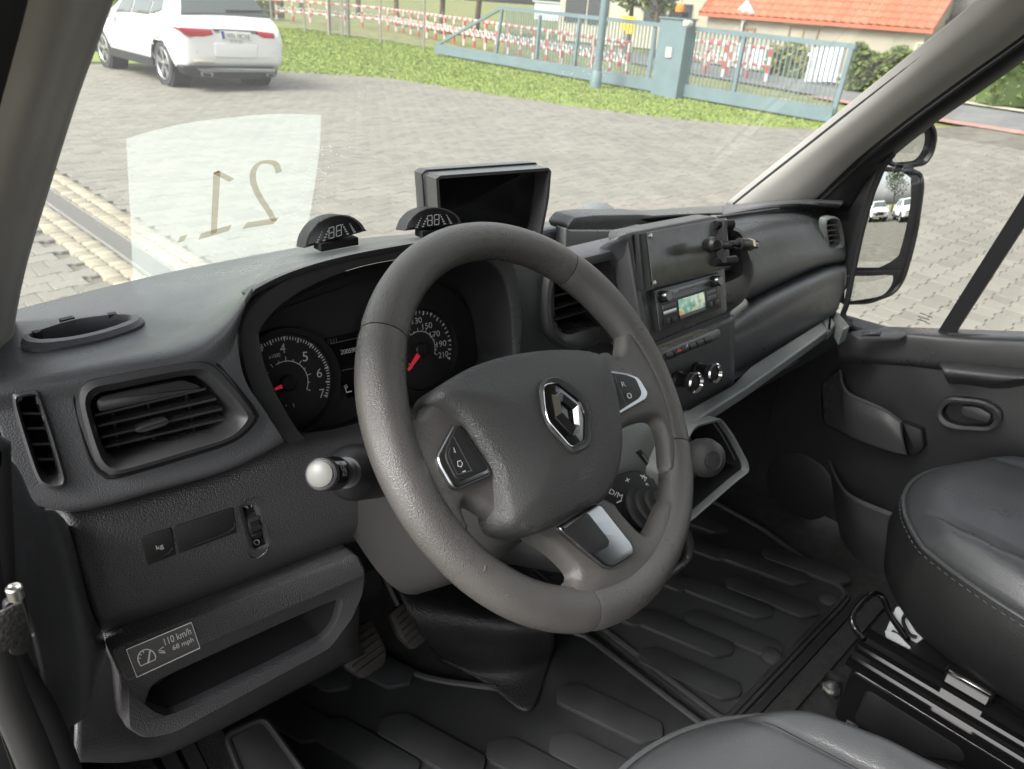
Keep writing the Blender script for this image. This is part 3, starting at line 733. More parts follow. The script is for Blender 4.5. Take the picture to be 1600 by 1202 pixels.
# ================================================================== WHITE CAR
CX0, CY0 = 6.45, 13.35
def make_suv(label):
    root = thing('parked_car', label, 'car', (CX0, CY0, 0), 'white parked cars')
    st = [(-.014, .004, .628, .630, .632, .003), (-.0135, .25, .60, .64, .66, .2), (-.010, .58, .55, .68, .72, .52), (0.00, .74, .52, .70, .76, .66), (.03, .86, .43, .80, .88, .78), (.10, .92, .37, .93, 1.00, .84), (.20, .935, .34, 1.00, 1.11, .82), (.34, .945, .33, 1.03, 1.27, .73), (.58, .945, .33, 1.04, 1.50, .64), (.80, .945, .33, 1.04, 1.59, .61),
          (1.3, .945, .32, 1.04, 1.635, .60), (2.0, .945, .32, 1.03, 1.64, .60), (2.6, .945, .32, 1.01, 1.58, .60), (3.0, .945, .32, 1.0, 1.36, .64), (3.4, .945, .32, .99, 1.10, .74), (3.7, .945, .33, .97, 1.05, .78), (4.2, .93, .34, .93, .98, .78), (4.5, .88, .37, .80, .86, .70), (4.66, .74, .46, .68, .74, .55)]
    def prof(s):
        y, w, zb, be, tp, wt = s
        h = [(0, zb), (w*.8, zb), (w*.95, zb+.07), (w, zb+.32), (w*.99, be-.08), (w*.955, be), ((w*.93+wt)/2+.015, be+(tp-be)*.52), (wt+.01, tp-max(.02, (tp-be)*.12)), (wt*.85, tp-.01), (0, tp+.008)]
        return [Vector((CX0-x, CY0+y, z)) for x, z in h]+[Vector((CX0+x, CY0+y, z)) for x, z in reversed(h[:-1])]
    rows = [prof(s) for s in st]; nu, nv = 73, 90
    g = grid3(rows, nu, nv); V = [v for r in g for v in r]
    def inarch(v): return any(math.hypot(v.y-CY0-yy, v.z-.36) < .40 for yy in (.90, 3.77)) and abs(v.x-CX0) > .72
    Fc = []
    for j in range(nv-1):
        for i in range(nu-1):
            f = (j*nu+i, j*nu+i+1, (j+1)*nu+i+1, (j+1)*nu+i); c = sum((V[k] for k in f), Vector())/4
            if inarch(c): continue
            Fc.append(f)
    Fc.append(tuple(reversed(range((nv-1)*nu, nv*nu))))
    body = mesh('body', V, Fc, M_carw, root, 50); fix_normals(body.data)
    def S(s, t):   # s in station index, t in profile index
        rr = [cr(r, 181) for r in rows]; return rr
    RR = [cr(r, 181) for r in rows]
    COLS = None
    def surf(y, t):
        k = int(round(t/18*180)); ks = [r[k] for r in RR]
        for i in range(len(ks)-1):
            if ks[i].y-CY0 <= y <= ks[i+1].y-CY0:
                u = (y+CY0-ks[i].y)/(ks[i+1].y-ks[i].y); a, b = ks[max(i-1, 0)], ks[min(i+2, len(ks)-1)]
                p, q = ks[i], ks[i+1]
                return .5*((2*p)+(q-a)*u+(2*a-5*p+4*q-b)*u*u+(3*p-3*q+b-a)*u**3) if 0 < i < len(ks)-2 else p.lerp(q, u)
        return ks[-1]
    def pane(name, quad, m, off=.006, n=14):
        """quad: four (y, t) corners"""
        G2 = []
        for j in range(n):
            v = j/(n-1)
            for i in range(n):
                u = i/(n-1)
                y = (quad[0][0]*(1-u)+quad[1][0]*u)*(1-v)+(quad[3][0]*(1-u)+quad[2][0]*u)*v
                t = (quad[0][1]*(1-u)+quad[1][1]*u)*(1-v)+(quad[3][1]*(1-u)+quad[2][1]*u)*v
                G2.append(surf(y, t))
        c = Vector((CX0, CY0+2, .7))
        V2 = [q+(Vector((q.x-CX0, (q.y-CY0-2.2)*.35, (q.z-.75)*1.2))).normalized()*off for q in G2]
        return mesh(name, V2, [(j*n+i, j*n+i+1, (j+1)*n+i+1, (j+1)*n+i) for j in range(n-1) for i in range(n-1)], m, root, None, solid=.006)
    pane('rear_window', [(.26, 7.2), (.26, 10.8), (.62, 10.5), (.62, 7.5)], M_cglass, .012)
    pane('windscreen', [(2.72, 7.4), (2.72, 10.6), (3.34, 10.9), (3.34, 7.1)], M_cglass, .012)
    for s in (0, 1):
        f = (lambda t: t) if s == 0 else (lambda t: 18-t)
        for q in (((.86, 5.5), (1.28, 5.25), (1.28, 6.75), (1.0, 6.7)), ((1.33, 5.25), (2.08, 5.22), (2.08, 6.8), (1.33, 6.75)), ((2.14, 5.22), (2.86, 5.25), (2.62, 6.7), (2.14, 6.8))):
            pane('side_window', [(y, f(t)) for y, t in q], M_cglass, .010)
        sx = -1 if s == 0 else 1
        for yy in (1.55, 2.4): box('door_handle', (CX0+sx*.945, CY0+yy, .93), (.03, .2, .03), M_carw, root, bev=.008)
        m = turned('door_mirror', (CX0+sx*.98, CY0+2.82, 1.06), (sx, 0, 0), [(.05, 0), (.11, .04), (.12, .12), (.06, .2)], M_carw, root, 14)
        tube('roof_rail', [(CX0+sx*.60, CY0+.75, 1.60), (CX0+sx*.61, CY0+1.3, 1.655), (CX0+sx*.61, CY0+2.3, 1.65), (CX0+sx*.60, CY0+2.6, 1.59)], .018, M_alloy, root, 6)
        beam('sill_trim', (CX0+sx*.925, CY0+1.32, .34), (CX0+sx*.925, CY0+3.34, .34), .06, .14, M_dark, root)
        for yy in (.90, 3.77):
            c = Vector((CX0+sx*.80, CY0+yy, .36)); ax = Vector((sx, 0, 0))
            wl_ = turned('wheel', c, ax, [(.24, -.12), (.33, -.12), (.36, -.08), (.36, .08), (.345, .115), (.27, .12), (.255, .10), (.25, .02)], M_tyre, root, 36, 35, True)
            turned('hub_disc', c+ax*.02, ax, [(.25, 0), (.10, .01)], M_dark, wl_, 24)
            a = Acc()
            for k in range(5):
                th = k*2*math.pi/5+.3; d = Vector((0, math.cos(th), math.sin(th)))
                for dt in (-.13, .13):
                    e = Vector((0, math.cos(th+dt), math.sin(th+dt))); a.add(beamd(c+ax*.085+d*.03, c+ax*.10+e*.255, .05, .03, up=ax))
            a.build('spokes', M_alloy, wl_); turned('rim', c, ax, [(.235, .05), (.262, .118), (.252, .125), (.238, .11)], M_alloy, wl_, 36, 35, False)
            turned('hub_cap', c+ax*.09, ax, [(.05, 0), (.05, .02), (.03, .03)], M_alloy, wl_, 16)
            tube('arch_trim', [c+ax*.125+Vector((0, math.cos(t), math.sin(t)))*.405 for t in (math.pi*(-.08+1.16*k/20) for k in range(21))], .028, M_dark, root, 6)
            turned('wheel_well', c-ax*.2, ax, [(.42, 0), (.42, .30)], M_void, root, 24)
    rp = lambda pl_y, pts: [P(x, y, y=pl_y) for x, y in pts]
    bk_ = Vector((0, .12, 0))
    slab('tail_lamp', rnd(rp(CY0-.02, [(278, 43), (331, 46), (334, 55), (318, 58), (290, 56)]), .03, 3), bk_*2.4, M_tail, root, .012)
    slab('tail_lamp', rnd(rp(CY0-.02, [(402, 49), (429, 52), (430, 61), (412, 60), (403, 56)]), .03, 3), bk_*2.4, M_tail, root, .012)
    pts = [(344, 48), (392, 51), (393, 64), (347, 61)]
    pl_ = slab('number_plate', rp(CY0-.030, pts), bk_*.6, M_plate, root, .004)
    slab('country_band', rp(CY0-.034, [(344.5, 48.5), (350, 49), (352, 61), (347.5, 60.5)]), bk_*.2, M_blue, pl_, .001)
    ypl = plane((0, CY0-.034, 0), (0, -1, 0))
    ptext('WN 19CX8', (354, 59.5), (390, 62), ypl, 8, M_greyp, pl_, .001)
    slab('plate_recess_trim', rp(CY0-.02, [(334, 45), (402, 48.5), (402, 50), (334, 47)]), bk_, M_satin, root, .004)
    slab('bumper_skirt', rnd(rp(CY0-.035, [(283, 103), (435, 107), (432, 121), (405, 124), (320, 122), (292, 118)]), .06, 3), bk_*2, M_dark, root, .02)
    slab('chrome_strip', rnd(rp(CY0-.06, [(305, 106), (432, 108), (431, 114), (315, 113)]), .03, 3), bk_, M_satin, root, .012)
    for pts in ([(313, 113), (334, 114), (334, 121), (315, 120)], [(416, 115), (430, 115), (430, 120), (417, 121)]):
        ex = slab('exhaust_trim', rnd(rp(CY0-.065, pts), .04, 3), bk_, M_satin, root, .01)
        c = sum(rp(CY0-.034, pts), Vector())/4; slab('exhaust_mouth', grow(rnd(rp(CY0-.068, pts), .04, 3), .7), bk_*.3, M_void, ex, .002)
    slab('tailgate_panel', rnd(rp(CY0-.022, [(334, 66), (404, 70), (402, 92), (337, 90)]), .05, 4), bk_, M_carw, root, .02, 4)
    slab('reflector', rnd(rp(CY0-.045, [(305, 95), (336, 97), (336, 99), (306, 98)]), .01, 2), bk_, M_cream, root, .003)
    beam('rear_wiper', surf(.30, 9.0)+Vector((0, -.03, .02)), surf(.33, 10.3)+Vector((0, -.03, .02)), .02, .02, M_dark, root)
    for sx in (-1, 1):
        c = Vector((CX0+sx*.66, CY0+4.50, .72)); slab('headlamp', rnd([c+Vector((a*.2, 0, b*.07)) for a, b in ((-1, -.7), (1, -1), (1, .8), (-1, 1))], .05, 3), Vector((0, -.25, 0)), M_pane, root, .02)
    slab('grille', rnd([Vector((CX0+a*.42, CY0+4.68, .62+b*.13)) for a, b in ((-1, -.8), (1, -.8), (.8, 1), (-.8, 1))], .06, 3), Vector((0, -.2, 0)), M_dark, root, .02)
    return root
suv = make_suv('white estate SUV parked at the lawn edge, seen through the windscreen')
c2 = copy_tree(suv); c2.location = (4.4, -20.5, 0); c2['label'] = 'white car parked behind the van, left one in the door mirror'
c3 = copy_tree(suv); c3.location = (7.2, -18.5, 0); c3['label'] = 'white car parked behind the van, right one in the door mirror'
for i, (x, y, h, r, k) in enumerate(((12.5, -26, 8, 3.5, 1), (9.5, -34, 7, 3.2, 0), (15.5, -21, 8, 3.4, 1), (2.5, -42, 6, 3, 0))):
    tree('leafy_tree', (x, y, 0), h, r, ['tall green tree at the right of the door mirror view', 'dark tree behind the cars in the door mirror', 'tree at the right rim of the door mirror view', 'far tree left in the door mirror view'][i], 'tree', M_leaf[k], 1500, 60+i, group='trees behind the van')
mp = thing('mirror_pole', 'slim pale pole reflected in the door mirror', 'pole', (9.0, -21, 0)); tube('pole', [(9.0, -21, -.05), (9.0, -21, 7)], [.08, .05], M_sign, mp, 8)
rf = thing('rear_fence', 'dark blue grey fence behind the parked cars, seen in the mirror', 'fence', (12, -24, 0))
for k in range(26): beam('board', (10.2+k*.16, -22+k*.3, 0), (10.2+k*.16, -22+k*.3, 1.8), .30, .03, M_gate, rf)

# ================================================================== VAN CAB SHELL
def y0w(x): return .945-.22*(x-.80)**2
def wsurf(q, off=0): return (q.z-1.425)-(y0w(q.x)-q.y)*1.02+off
cab = thing('van_cab', 'dark cab shell of the van around the dashboard', 'van body', (.8, .2, .6))
box('roof', (.8, -.2, 2.12), (1.9, 1.6, .05), M_pillar, cab)
box('bulkhead', (.8, -.95, 1.4), (1.9, .04, 1.5), M_dark, cab)
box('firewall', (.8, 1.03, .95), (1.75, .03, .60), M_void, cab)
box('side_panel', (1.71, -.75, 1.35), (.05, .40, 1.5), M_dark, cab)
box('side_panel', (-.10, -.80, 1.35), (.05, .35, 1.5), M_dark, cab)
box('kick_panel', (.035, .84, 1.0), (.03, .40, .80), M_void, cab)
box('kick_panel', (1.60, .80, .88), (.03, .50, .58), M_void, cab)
box('sill_step', (-.03, .2, .55), (.14, 1.6, .3), M_dark, cab)
# windscreen pane with print and film
rows = []
for k in range(6):
    f = k/5; row = []
    for i in range(9):
        x = .8+(i/8-.5)*(1.46-.12*f); y = y0w(x)+.015-.66*f; row.append(Vector((x, y, 1.425+(y0w(x)-y)*1.02)))
    rows.append(row)
ws = patch('windscreen', rows, M_glass, None, 40, 24, solid=0); tag(ws, 'wide clear windscreen with dust specks above the dashboard', 'windscreen')
wsh = [r for r in rows[-1]]
tube('header_rail', [q+Vector((0, -.02, .03)) for q in wsh], .05, M_pillar, cab, 10)
WSF = lambda q: wsurf(q, .006)
def filmmat():
    m = bpy.data.materials.new('frosted_film'); m.use_nodes = True; t = m.node_tree; t.nodes.clear()
    out = t.nodes.new('ShaderNodeOutputMaterial'); tr = t.nodes.new('ShaderNodeBsdfTransparent'); tr.inputs[0].default_value = (.96, 1, .98, 1)
    df = t.nodes.new('ShaderNodeBsdfTranslucent'); df.inputs[0].default_value = (.92, 1, .96, 1)
    d2_ = t.nodes.new('ShaderNodeBsdfDiffuse'); d2_.inputs[0].default_value = (.85, .9, .87, 1)
    a = t.nodes.new('ShaderNodeMixShader'); a.inputs[0].default_value = .3; t.links.new(df.outputs[0], a.inputs[1]); t.links.new(d2_.outputs[0], a.inputs[2])
    b = t.nodes.new('ShaderNodeMixShader'); b.inputs[0].default_value = .24; t.links.new(tr.outputs[0], b.inputs[1]); t.links.new(a.outputs[0], b.inputs[2])
    t.links.new(b.outputs[0], out.inputs[0]); return m
M_film = filmmat()
M_digit = bpy.data.materials.new('taupe_print'); M_digit.use_nodes = True
_t = M_digit.node_tree; _t.nodes.clear(); _o = _t.nodes.new('ShaderNodeOutputMaterial'); _tr = _t.nodes.new('ShaderNodeBsdfTransparent'); _tr.inputs[0].default_value = (.66, .61, .53, 1); _t.links.new(_tr.outputs[0], _o.inputs[0])
film = thing('windscreen_film', 'frosted white sticker with the mirrored number 21 on the windscreen', 'sticker', P(345, 400, surf=WSF))
top_e = [(197, 217), (240, 204), (300, 191), (350, 185), (400, 180), (450, 178), (502, 180)]
bot_e = [(208, 446), (250, 435), (300, 423), (350, 413), (400, 404), (440, 396), (474, 388)]
le = [(197, 217), (201, 290), (205, 370), (208, 446)]; re_ = [(502, 180), (498, 245), (487, 320), (474, 388)]
rows = []
for k in range(4):
    f = k/3; row = []
    for i in range(7):
        a = Vector(top_e[i]).lerp(Vector(bot_e[i]), f); l0 = Vector(top_e[0]).lerp(Vector(bot_e[0]), f); r0 = Vector(top_e[6]).lerp(Vector(bot_e[6]), f)
        u = i/6; q = a+(Vector(le[k])-l0)*(1-u)+(Vector(re_[k])-r0)*u
        row.append(P(q.x, q.y, surf=WSF))
    rows.append(row)
patch('film', rows, M_film, film, 30, 20, solid=0)
WS2 = lambda q: wsurf(q, .0085)
def wsline(pts, wpx, n=24, k=1.0):
    pts = [P(x, y, surf=WS2) for x, y in pts]; pts = cr(pts, n) if n else pts
    nr = Vector((0, -.7, -.7)); return stroke(pts, k*wpx*(pts[0]-CP).length/F, nr, M_digit, film, 'digit', th=.0)
wsline([(436, 270), (431, 257), (418, 253), (403, 257), (395, 272), (398, 292), (408, 312), (420, 330), (429, 346)], 9)
wsline([(432, 345), (382, 353)], 8, 0, 2.2)
wsline([(362, 282), (337, 269), (338, 271)], 9, 0); wsline([(339, 268), (334, 365)], 10, 0); wsline([(360, 356), (312, 370)], 8, 0, 2.2)
wsline([(279, 375), (290, 372)], 12, 0, 1.5)
# ---------------- roof pillar trims
lp_ = thing('pillar_trim', 'left windscreen pillar trim in warm grey, beside the speaker opening', 'pillar', P(10, 560, y=.75))
rowsL = []
for (rx, ry), (lx, ly), yy in (((300, -330), (205, -350), .36), ((215, -120), (120, -140), .44), ((171, 0), (82, 0), .5), ((143, 78), (55, 90), .54), ((115, 157), (28, 180), .575), ((75, 287), (-8, 300), .64), ((38, 412), (-40, 420), .70), ((20, 500), (-55, 510), .74), ((14, 560), (-60, 580), .76)):
    r_ = P(rx, ry, y=yy); l_ = P(lx, ly, y=yy-.05); m_ = r_.lerp(l_, .5)+Vector((-.0, -.016, .01)); rowsL.append([r_+Vector((.012, .03, .012)), r_, r_.lerp(l_, .2)+Vector((0, -.010, .006)), m_, l_, l_+Vector((-.02, .03, 0))])
patch('trim', rowsL, M_pillar, lp_, 30, 40)
rowsB = [[r[4]+Vector((.003, .012, 0)), r[4]+Vector((-.03, .0, .0)), r[4]+Vector((-.09, -.04, 0))] for r in rowsL]
patch('door_seal', rowsB, M_seal, lp_, 8, 30)
rp_ = thing('pillar_trim', 'right windscreen pillar trim in light grey, slanting above the door mirror', 'pillar', P(1230, 320, x=1.48))
up_e = [(1150, 324), (1200, 284), (1260, 237), (1350, 166), (1440, 95), (1520, 32), (1580, -20), (1720, -150)]
lo_e = [(1262, 322), (1296, 288), (1345, 242), (1412, 188), (1500, 123), (1580, 66), (1660, 5), (1830, -130)]
xs = [1.455, 1.445, 1.435, 1.42, 1.40, 1.37, 1.345, 1.30]
rowsR = []
for a, b, x in zip(up_e, lo_e, xs):
    u = P(*a, x=x); l = P(*b, x=x+.06); rowsR.append([u+Vector((.01, .03, 0)), u, u.lerp(l, .25)+Vector((-.012, -.008, .004)), u.lerp(l, .6)+Vector((-.012, -.012, 0)), l+Vector((-.004, 0, 0)), l+Vector((.012, .012, 0))])
patch('trim', rowsR, M_pillar, rp_, 30, 40)
tube('glass_seal', cr([P(a[0]-2, a[1]-4, x=x+.005) for a, x in zip(up_e, xs)], 30), .006, M_seal, rp_, 8)
# ================================================================== DASHBOARD
dash = thing('dashboard', 'dark grey grained plastic dashboard spanning the van cab', 'dashboard', (.8, .7, 1.0))
PB = plane((.11, .60, 1.40), (.13, 1, -.25))
PL = plane((.11, .597, 1.30), (.13, 1, -.08))
PBin = plane((.11, .578, 1.20), (.13, 1, .04))
def pts(lst, **k): return [P(x, y, **k) for x, y in lst]
def ptsz(lst, zs): return [P(x, y, z=z) for (x, y), z in zip(lst, zs)]
def ptsy(lst, ys): return [P(x, y, y=z) for (x, y), z in zip(lst, ys)]
VENT_O = [(120, 613), (133, 593), (173, 583), (290, 563), (326, 566), (353, 590), (394, 643), (393, 658), (363, 684), (300, 706), (186, 739), (163, 736), (146, 716), (126, 653)]
VENT_I = [(143, 633), (155, 617), (185, 610), (292, 589), (318, 596), (340, 615), (362, 640), (363, 654), (345, 673), (300, 687), (195, 717), (172, 713), (163, 700), (149, 660)]
SV_O = [(17, 622), (24, 611), (53, 607), (63, 617), (84, 680), (103, 746), (101, 758), (93, 763), (70, 761), (56, 747), (36, 690)]
SV_I = [(31, 632), (37, 622), (54, 620), (58, 628), (76, 685), (90, 736), (88, 743), (83, 744), (74, 743), (62, 730), (47, 688)]
SPK_O = [(32, 538), (42, 545), (67, 547), (116, 541), (166, 530), (208, 516), (225, 505), (219, 499), (180, 497), (116, 506), (67, 522), (40, 531)]
SPK_I = [(53, 530), (65, 534), (80, 534), (112, 531), (150, 523), (185, 512), (201, 505), (194, 500), (170, 501), (120, 508), (80, 519), (60, 526)]
WSD = lambda q: wsurf(q, .012)
r0 = pts([(-40, 505), (60, 478), (160, 453), (270, 427), (370, 407), (470, 388)], surf=WSD)
r1 = ptsz([(-40, 555), (60, 516), (160, 488), (270, 462), (355, 438), (440, 408)], [1.449, 1.449, 1.449, 1.449, 1.452, 1.470])
r2 = ptsz([(-30, 588), (70, 562), (180, 535), (280, 510), (350, 478), (418, 427)], [1.452, 1.452, 1.452, 1.453, 1.462, 1.492])
r3 = ptsy([(-22, 612), (75, 590), (190, 566), (290, 545), (345, 512), (393, 457)], [.618, .618, .612, .606, .604, .603])
r4 = L([(-10, 645), (80, 632), (200, 612), (300, 592), (355, 560), (371, 512)], PB)
r5 = L([(10, 700), (92, 690), (212, 678), (315, 655), (368, 625), (380, 588)], PB, .0)
r6 = L([(33, 755), (112, 752), (235, 732), (345, 704), (400, 678), (416, 646)], PB, -.001)
r7 = L([(52, 788), (128, 797), (247, 766), (350, 736), (412, 708), (444, 690)], PB, -.004)
r8 = [q+Vector((0, .035, -.006)) for q in r7]
patch('upper_pad', [r0, r1, r2, r3, r4, r5, r6, r7, r8], M_dash, dash, 110, 130, cut=[grow2 for grow2 in ([(135, 628), (160, 605), (300, 580), (330, 590), (372, 640), (372, 662), (345, 680), (190, 725), (165, 718), (150, 680)], [(28, 630), (36, 617), (54, 616), (78, 680), (94, 740), (88, 750), (72, 750), (58, 735)], [(46, 532), (65, 537), (112, 534), (155, 525), (204, 507), (200, 499), (165, 499), (118, 506), (75, 518)])])
# hood over the instruments
b0 = pts([(470, 388), (560, 375), (650, 367), (740, 360), (840, 354)], surf=WSD)
b1 = [r1[-1]]+ptsz([(540, 391), (650, 376), (740, 369), (835, 366)], [1.476, 1.478, 1.474, 1.462])
b2 = [r2[-1]]+ptsz([(520, 402), (645, 380), (740, 373), (822, 378)], [1.496, 1.499, 1.492, 1.478])
b3 = [r3[-1]]+ptsy([(480, 417), (600, 389), (720, 375), (806, 396)], [.603, .603, .603, .603])
b4 = [q+Vector((0, .02, -.006)) for q in b3]
gA = grid3([r0, r1, r2, r3, r4, r5, r6, r7, r8], 110, 130)
cols_ = [cr([b0[k], b1[k], b2[k], b3[k]], 49) for k in range(1, 5)]
rowsH = []
for j in range(49):
    pp = [gA[j][92], gA[j][109]]+[c_[j] for c_ in cols_]
    full = cr(pp, 6*20+1-20); rowsH.append(full[20:])
rowsH.append([q+Vector((0, .004, -.005)) for q in rowsH[-1]]); rowsH.append([q+Vector((0, .02, -.008)) for q in rowsH[-2]])
nu_ = len(rowsH[0])
mesh('cluster_hood', [q for r in rowsH for q in r], [(j*nu_+i, j*nu_+i+1, (j+1)*nu_+i+1, (j+1)*nu_+i) for j in range(len(rowsH)-1) for i in range(nu_-1)], M_dash, dash, 50, solid=.004)
M_slat = mat('vent_slat_plastic', (.048, .048, .050), .26, spec=.7)
def vent(name, outer, inner, pl, m_frame, slats, parent=dash, deep=.05, vanes=(), soff=.020, n=96, lip=.007, gap=False):
    nn = pl[1]
    O = resample(cr(L(outer, pl), n*3, True), n); I = resample(cr(L(inner, pl), n*3, True), n)
    md = [a.lerp(b, .45) for a, b in zip(O, I)]; e = [a.lerp(b, .93) for a, b in zip(O, I)]
    fr = loft(name, [shift(O, -nn*.010), [q-nn*.002 for q in O], [a.lerp(b, .10)+nn*lip for a, b in zip(O, I)], shift(md, nn*(lip+.002)), shift(e, nn*.0), shift(I, -nn*.008), shift(I, -nn*deep)], m_frame, parent, True, False, False, 45)
    if gap: tube('shadow_gap', shift(inset(O, -.0022, nn), nn*.0004), .0022, M_void, fr, 6, True)
    loft('duct', [shift(grow(I, 1.01), -nn*.012), shift(I, -nn*deep)], M_void, fr, True, False, True, 45)
    for a, b in slats:
        p, q = P(*a, pl=pl, off=-soff), P(*b, pl=pl, off=-soff)
        d = (q-p).normalized(); up = nn.cross(d)
        mid_ = [p, q]; wv = .0065
        lp = [p+nn*wv+up*.0010, p-nn*wv+up*.0022, q-nn*wv+up*.0022, q+nn*wv+up*.0010]
        V = lp+[v-up*.0020 for v in lp]
        mesh('slat', V, [(0, 1, 2, 3), (7, 6, 5, 4), (0, 3, 7, 4), (1, 5, 6, 2), (0, 4, 5, 1), (3, 2, 6, 7)], M_slat, fr, 30)
    for a, b in vanes:
        p, q = P(*a, pl=pl, off=-.036), P(*b, pl=pl, off=-.036); beam('vane', p, q, .0022, .016, M_dark, fr, up=nn)
    return fr
v1 = vent('air_vent', VENT_O, VENT_I, PB, M_smooth, [((152, 655), (328, 612)), ((157, 672), (345, 628)), ((162, 690), (354, 644)), ((166, 706), (358, 660))], vanes=[((183, 635), (194, 712)), ((240, 625), (252, 700)), ((300, 610), (318, 685))], gap=True)
lpv = L([(152, 632), (166, 622), (292, 597), (318, 606), (322, 612), (158, 650)], PB, -.012)
slab('flap', rnd(lpv, .004, 3), -PB[1]*.02, M_slat, v1, .002)
slab('thumb_tab', rnd(L([(210, 676), (222, 667), (262, 655), (268, 659), (262, 667), (224, 679)], PB, -.004), .003, 3), -PB[1]*.012, M_slat, v1, .0015)
vent('side_vent', SV_O, SV_I, PB, M_smooth, [((33, 652), (67, 652)), ((42, 676), (74, 675)), ((50, 701), (82, 700)), ((58, 725), (90, 724))], deep=.04, n=72, lip=.006)
PS = plane((0, 0, 1.4545), (0, 0, 1))
O = resample(cr(L(SPK_O, PS), 300, True), 90); I = resample(cr(L(SPK_I, PS), 300, True), 90)
spk = loft('speaker_ring', [shift(O, Vector((0, 0, -.010))), shift(O, Vector((0, 0, .001))), [a.lerp(b, .25)+Vector((0, 0, .005)) for a, b in zip(O, I)], [a.lerp(b, .7)+Vector((0, 0, .005)) for a, b in zip(O, I)], I, shift(grow(I, .97), Vector((0, 0, -.05)))], M_dash, dash, True, False, True)
loft('speaker_well', [shift(grow(I, 1.0), Vector((0, 0, -.012))), shift(grow(I, .93), Vector((0, 0, -.048)))], M_dark, spk, True, False, True)
for a, b in (((96, 508), (116, 503)), ((170, 499), (183, 497)), ((54, 528), (64, 525))):
    p, q = P(*a, pl=PS), P(*b, pl=PS); beam('clip', p+Vector((0, 0, .001)), q+Vector((0, 0, .001)), .006, .009, M_dark, spk)

# ---- instrument binnacle
PR = plane((.45, .603, 1.45), (.05, 1, -.15))
RO = [(510, 708), (476, 708), (444, 690), (405, 645), (380, 588), (370, 522), (384, 480), (425, 444), (480, 417), (560, 396), (650, 381), (735, 375), (788, 390), (806, 432), (813, 500), (809, 560), (796, 606), (720, 640), (640, 664), (565, 695)]
RI = [(520, 688), (490, 688), (472, 678), (446, 638), (420, 584), (405, 528), (413, 506), (442, 476), (490, 446), (556, 420), (630, 405), (700, 399), (752, 404), (784, 430), (797, 474), (801, 530), (794, 576), (720, 622), (640, 650), (575, 677)]
n = 120
O = resample(cr(L(RO, PR), 400, True), n); I = resample(cr(L(RI, PR), 400, True), n); nn = PR[1]
deepv = Vector((0, .075, .004))
bin_ = loft('cluster_surround', [shift(O, -nn*.012), shift(O, nn*.001), [a.lerp(b, .12)+nn*.004 for a, b in zip(O, I)], [a.lerp(b, .5)+nn*.004 for a, b in zip(O, I)], [a.lerp(b, .92)+nn*.001 for a, b in zip(O, I)], shift(I, -nn*.003)], M_smooth, dash, True, False, False, 45)
loft('surround_tunnel', [shift(I, -nn*.002), [q+Vector((0, .02, -.010)) for q in grow(I, .95)], [q+Vector((0, .078, -.026)) for q in grow(I, .93)]], M_dark, bin_, True, False, True, 45)
PC = plane((.45, .668, 1.40), (.05, 1, -.30))
PCf = (PC[0], PC[1])
clu = thing_clu = loft('instrument_cluster', [shift(resample(L([(392, 500), (560, 440), (790, 418), (830, 620), (660, 670), (540, 735), (430, 735), (380, 620)], PC), 60), -PC[1]*.01), resample(L([(392, 500), (560, 440), (790, 418), (830, 620), (660, 670), (540, 735), (430, 735), (380, 620)], PC), 60)], M_dark, dash, True, True, True)
M_dial = mat('dial_face', (.020, .020, .020), .5)
M_lcd = mat('black_display', (.004, .004, .005), .25)
nc = PC[1]
def dial(c, edge, bez, ticks, a0, a1, n0, big, minor, nums, sub):
    ce = P(*c, pl=PC); r = (P(*edge, pl=PC)-ce).length
    rb = (P(*bez, pl=PC)-ce).length
    turned('dial', ce, nc, [(r, 0), (r, .0012)], M_dial, clu, 64)
    turned_ring = loft('dial_bezel', [ring_at(ce, nc, r*1.0, 64), ring_at(ce+nc*.010, nc, r*1.03, 64), ring_at(ce+nc*.010, nc, rb, 64), ring_at(ce, nc, rb*1.02, 64)], M_black, clu, True, False, False, 50)
    A0, A1 = (P(*a0, pl=PC)-ce), (P(*a1, pl=PC)-ce)
    e1 = A0.normalized(); e2 = nc.cross(e1); ang = math.atan2(A1.dot(e2), A1.dot(e1))
    acc = Acc()
    for k in range(-n0, ticks*minor+1):
        t = ang*k/(ticks*minor); d = e1*math.cos(t)+e2*math.sin(t); s = nc.cross(d)
        mj = k % minor == 0; md_ = (2*k) % minor == 0; ln = .115 if mj else (.10 if md_ else .065); wd = .0009 if md_ else .0006
        if mj: q = [ce+d*r*.955+s*.0017, ce+d*r*.955-s*.0017, ce+d*r*.845]; acc.add(([v+nc*.002 for v in q], [(0, 1, 2)]))
        else: q = [ce+d*r*.95+s*wd, ce+d*r*.95-s*wd, ce+d*r*(.95-ln)-s*wd, ce+d*r*(.95-ln)+s*wd]; acc.add(([v+nc*.002 for v in q], [(0, 1, 2, 3)]))
    # inner scale
    for k in range(-n0, ticks*2+1):
        t = ang*k/(ticks*2); d = e1*math.cos(t)+e2*math.sin(t); s = nc.cross(d); l = .09 if k % 2 == 0 else .045
        q = [ce+d*r*.45+s*.0004, ce+d*r*.45-s*.0004, ce+d*r*(.45+l)-s*.0004, ce+d*r*(.45+l)+s*.0004]; acc.add(([v+nc*.002 for v in q], [(0, 1, 2, 3)]))
    acc.build('scale_marks', M_white, clu, None)
    stroke([ce+(e1*math.cos(ang*k/24)+e2*math.sin(ang*k/24))*r*.45 for k in range(-6, 25)], .0009, nc, M_white, clu, 'scale_arc', th=.0021)
    turned('hub_cap', ce, nc, [(r*.17, .0012), (r*.17, .006), (r*.14, .0075)], M_black, clu, 24)
    return ce, r
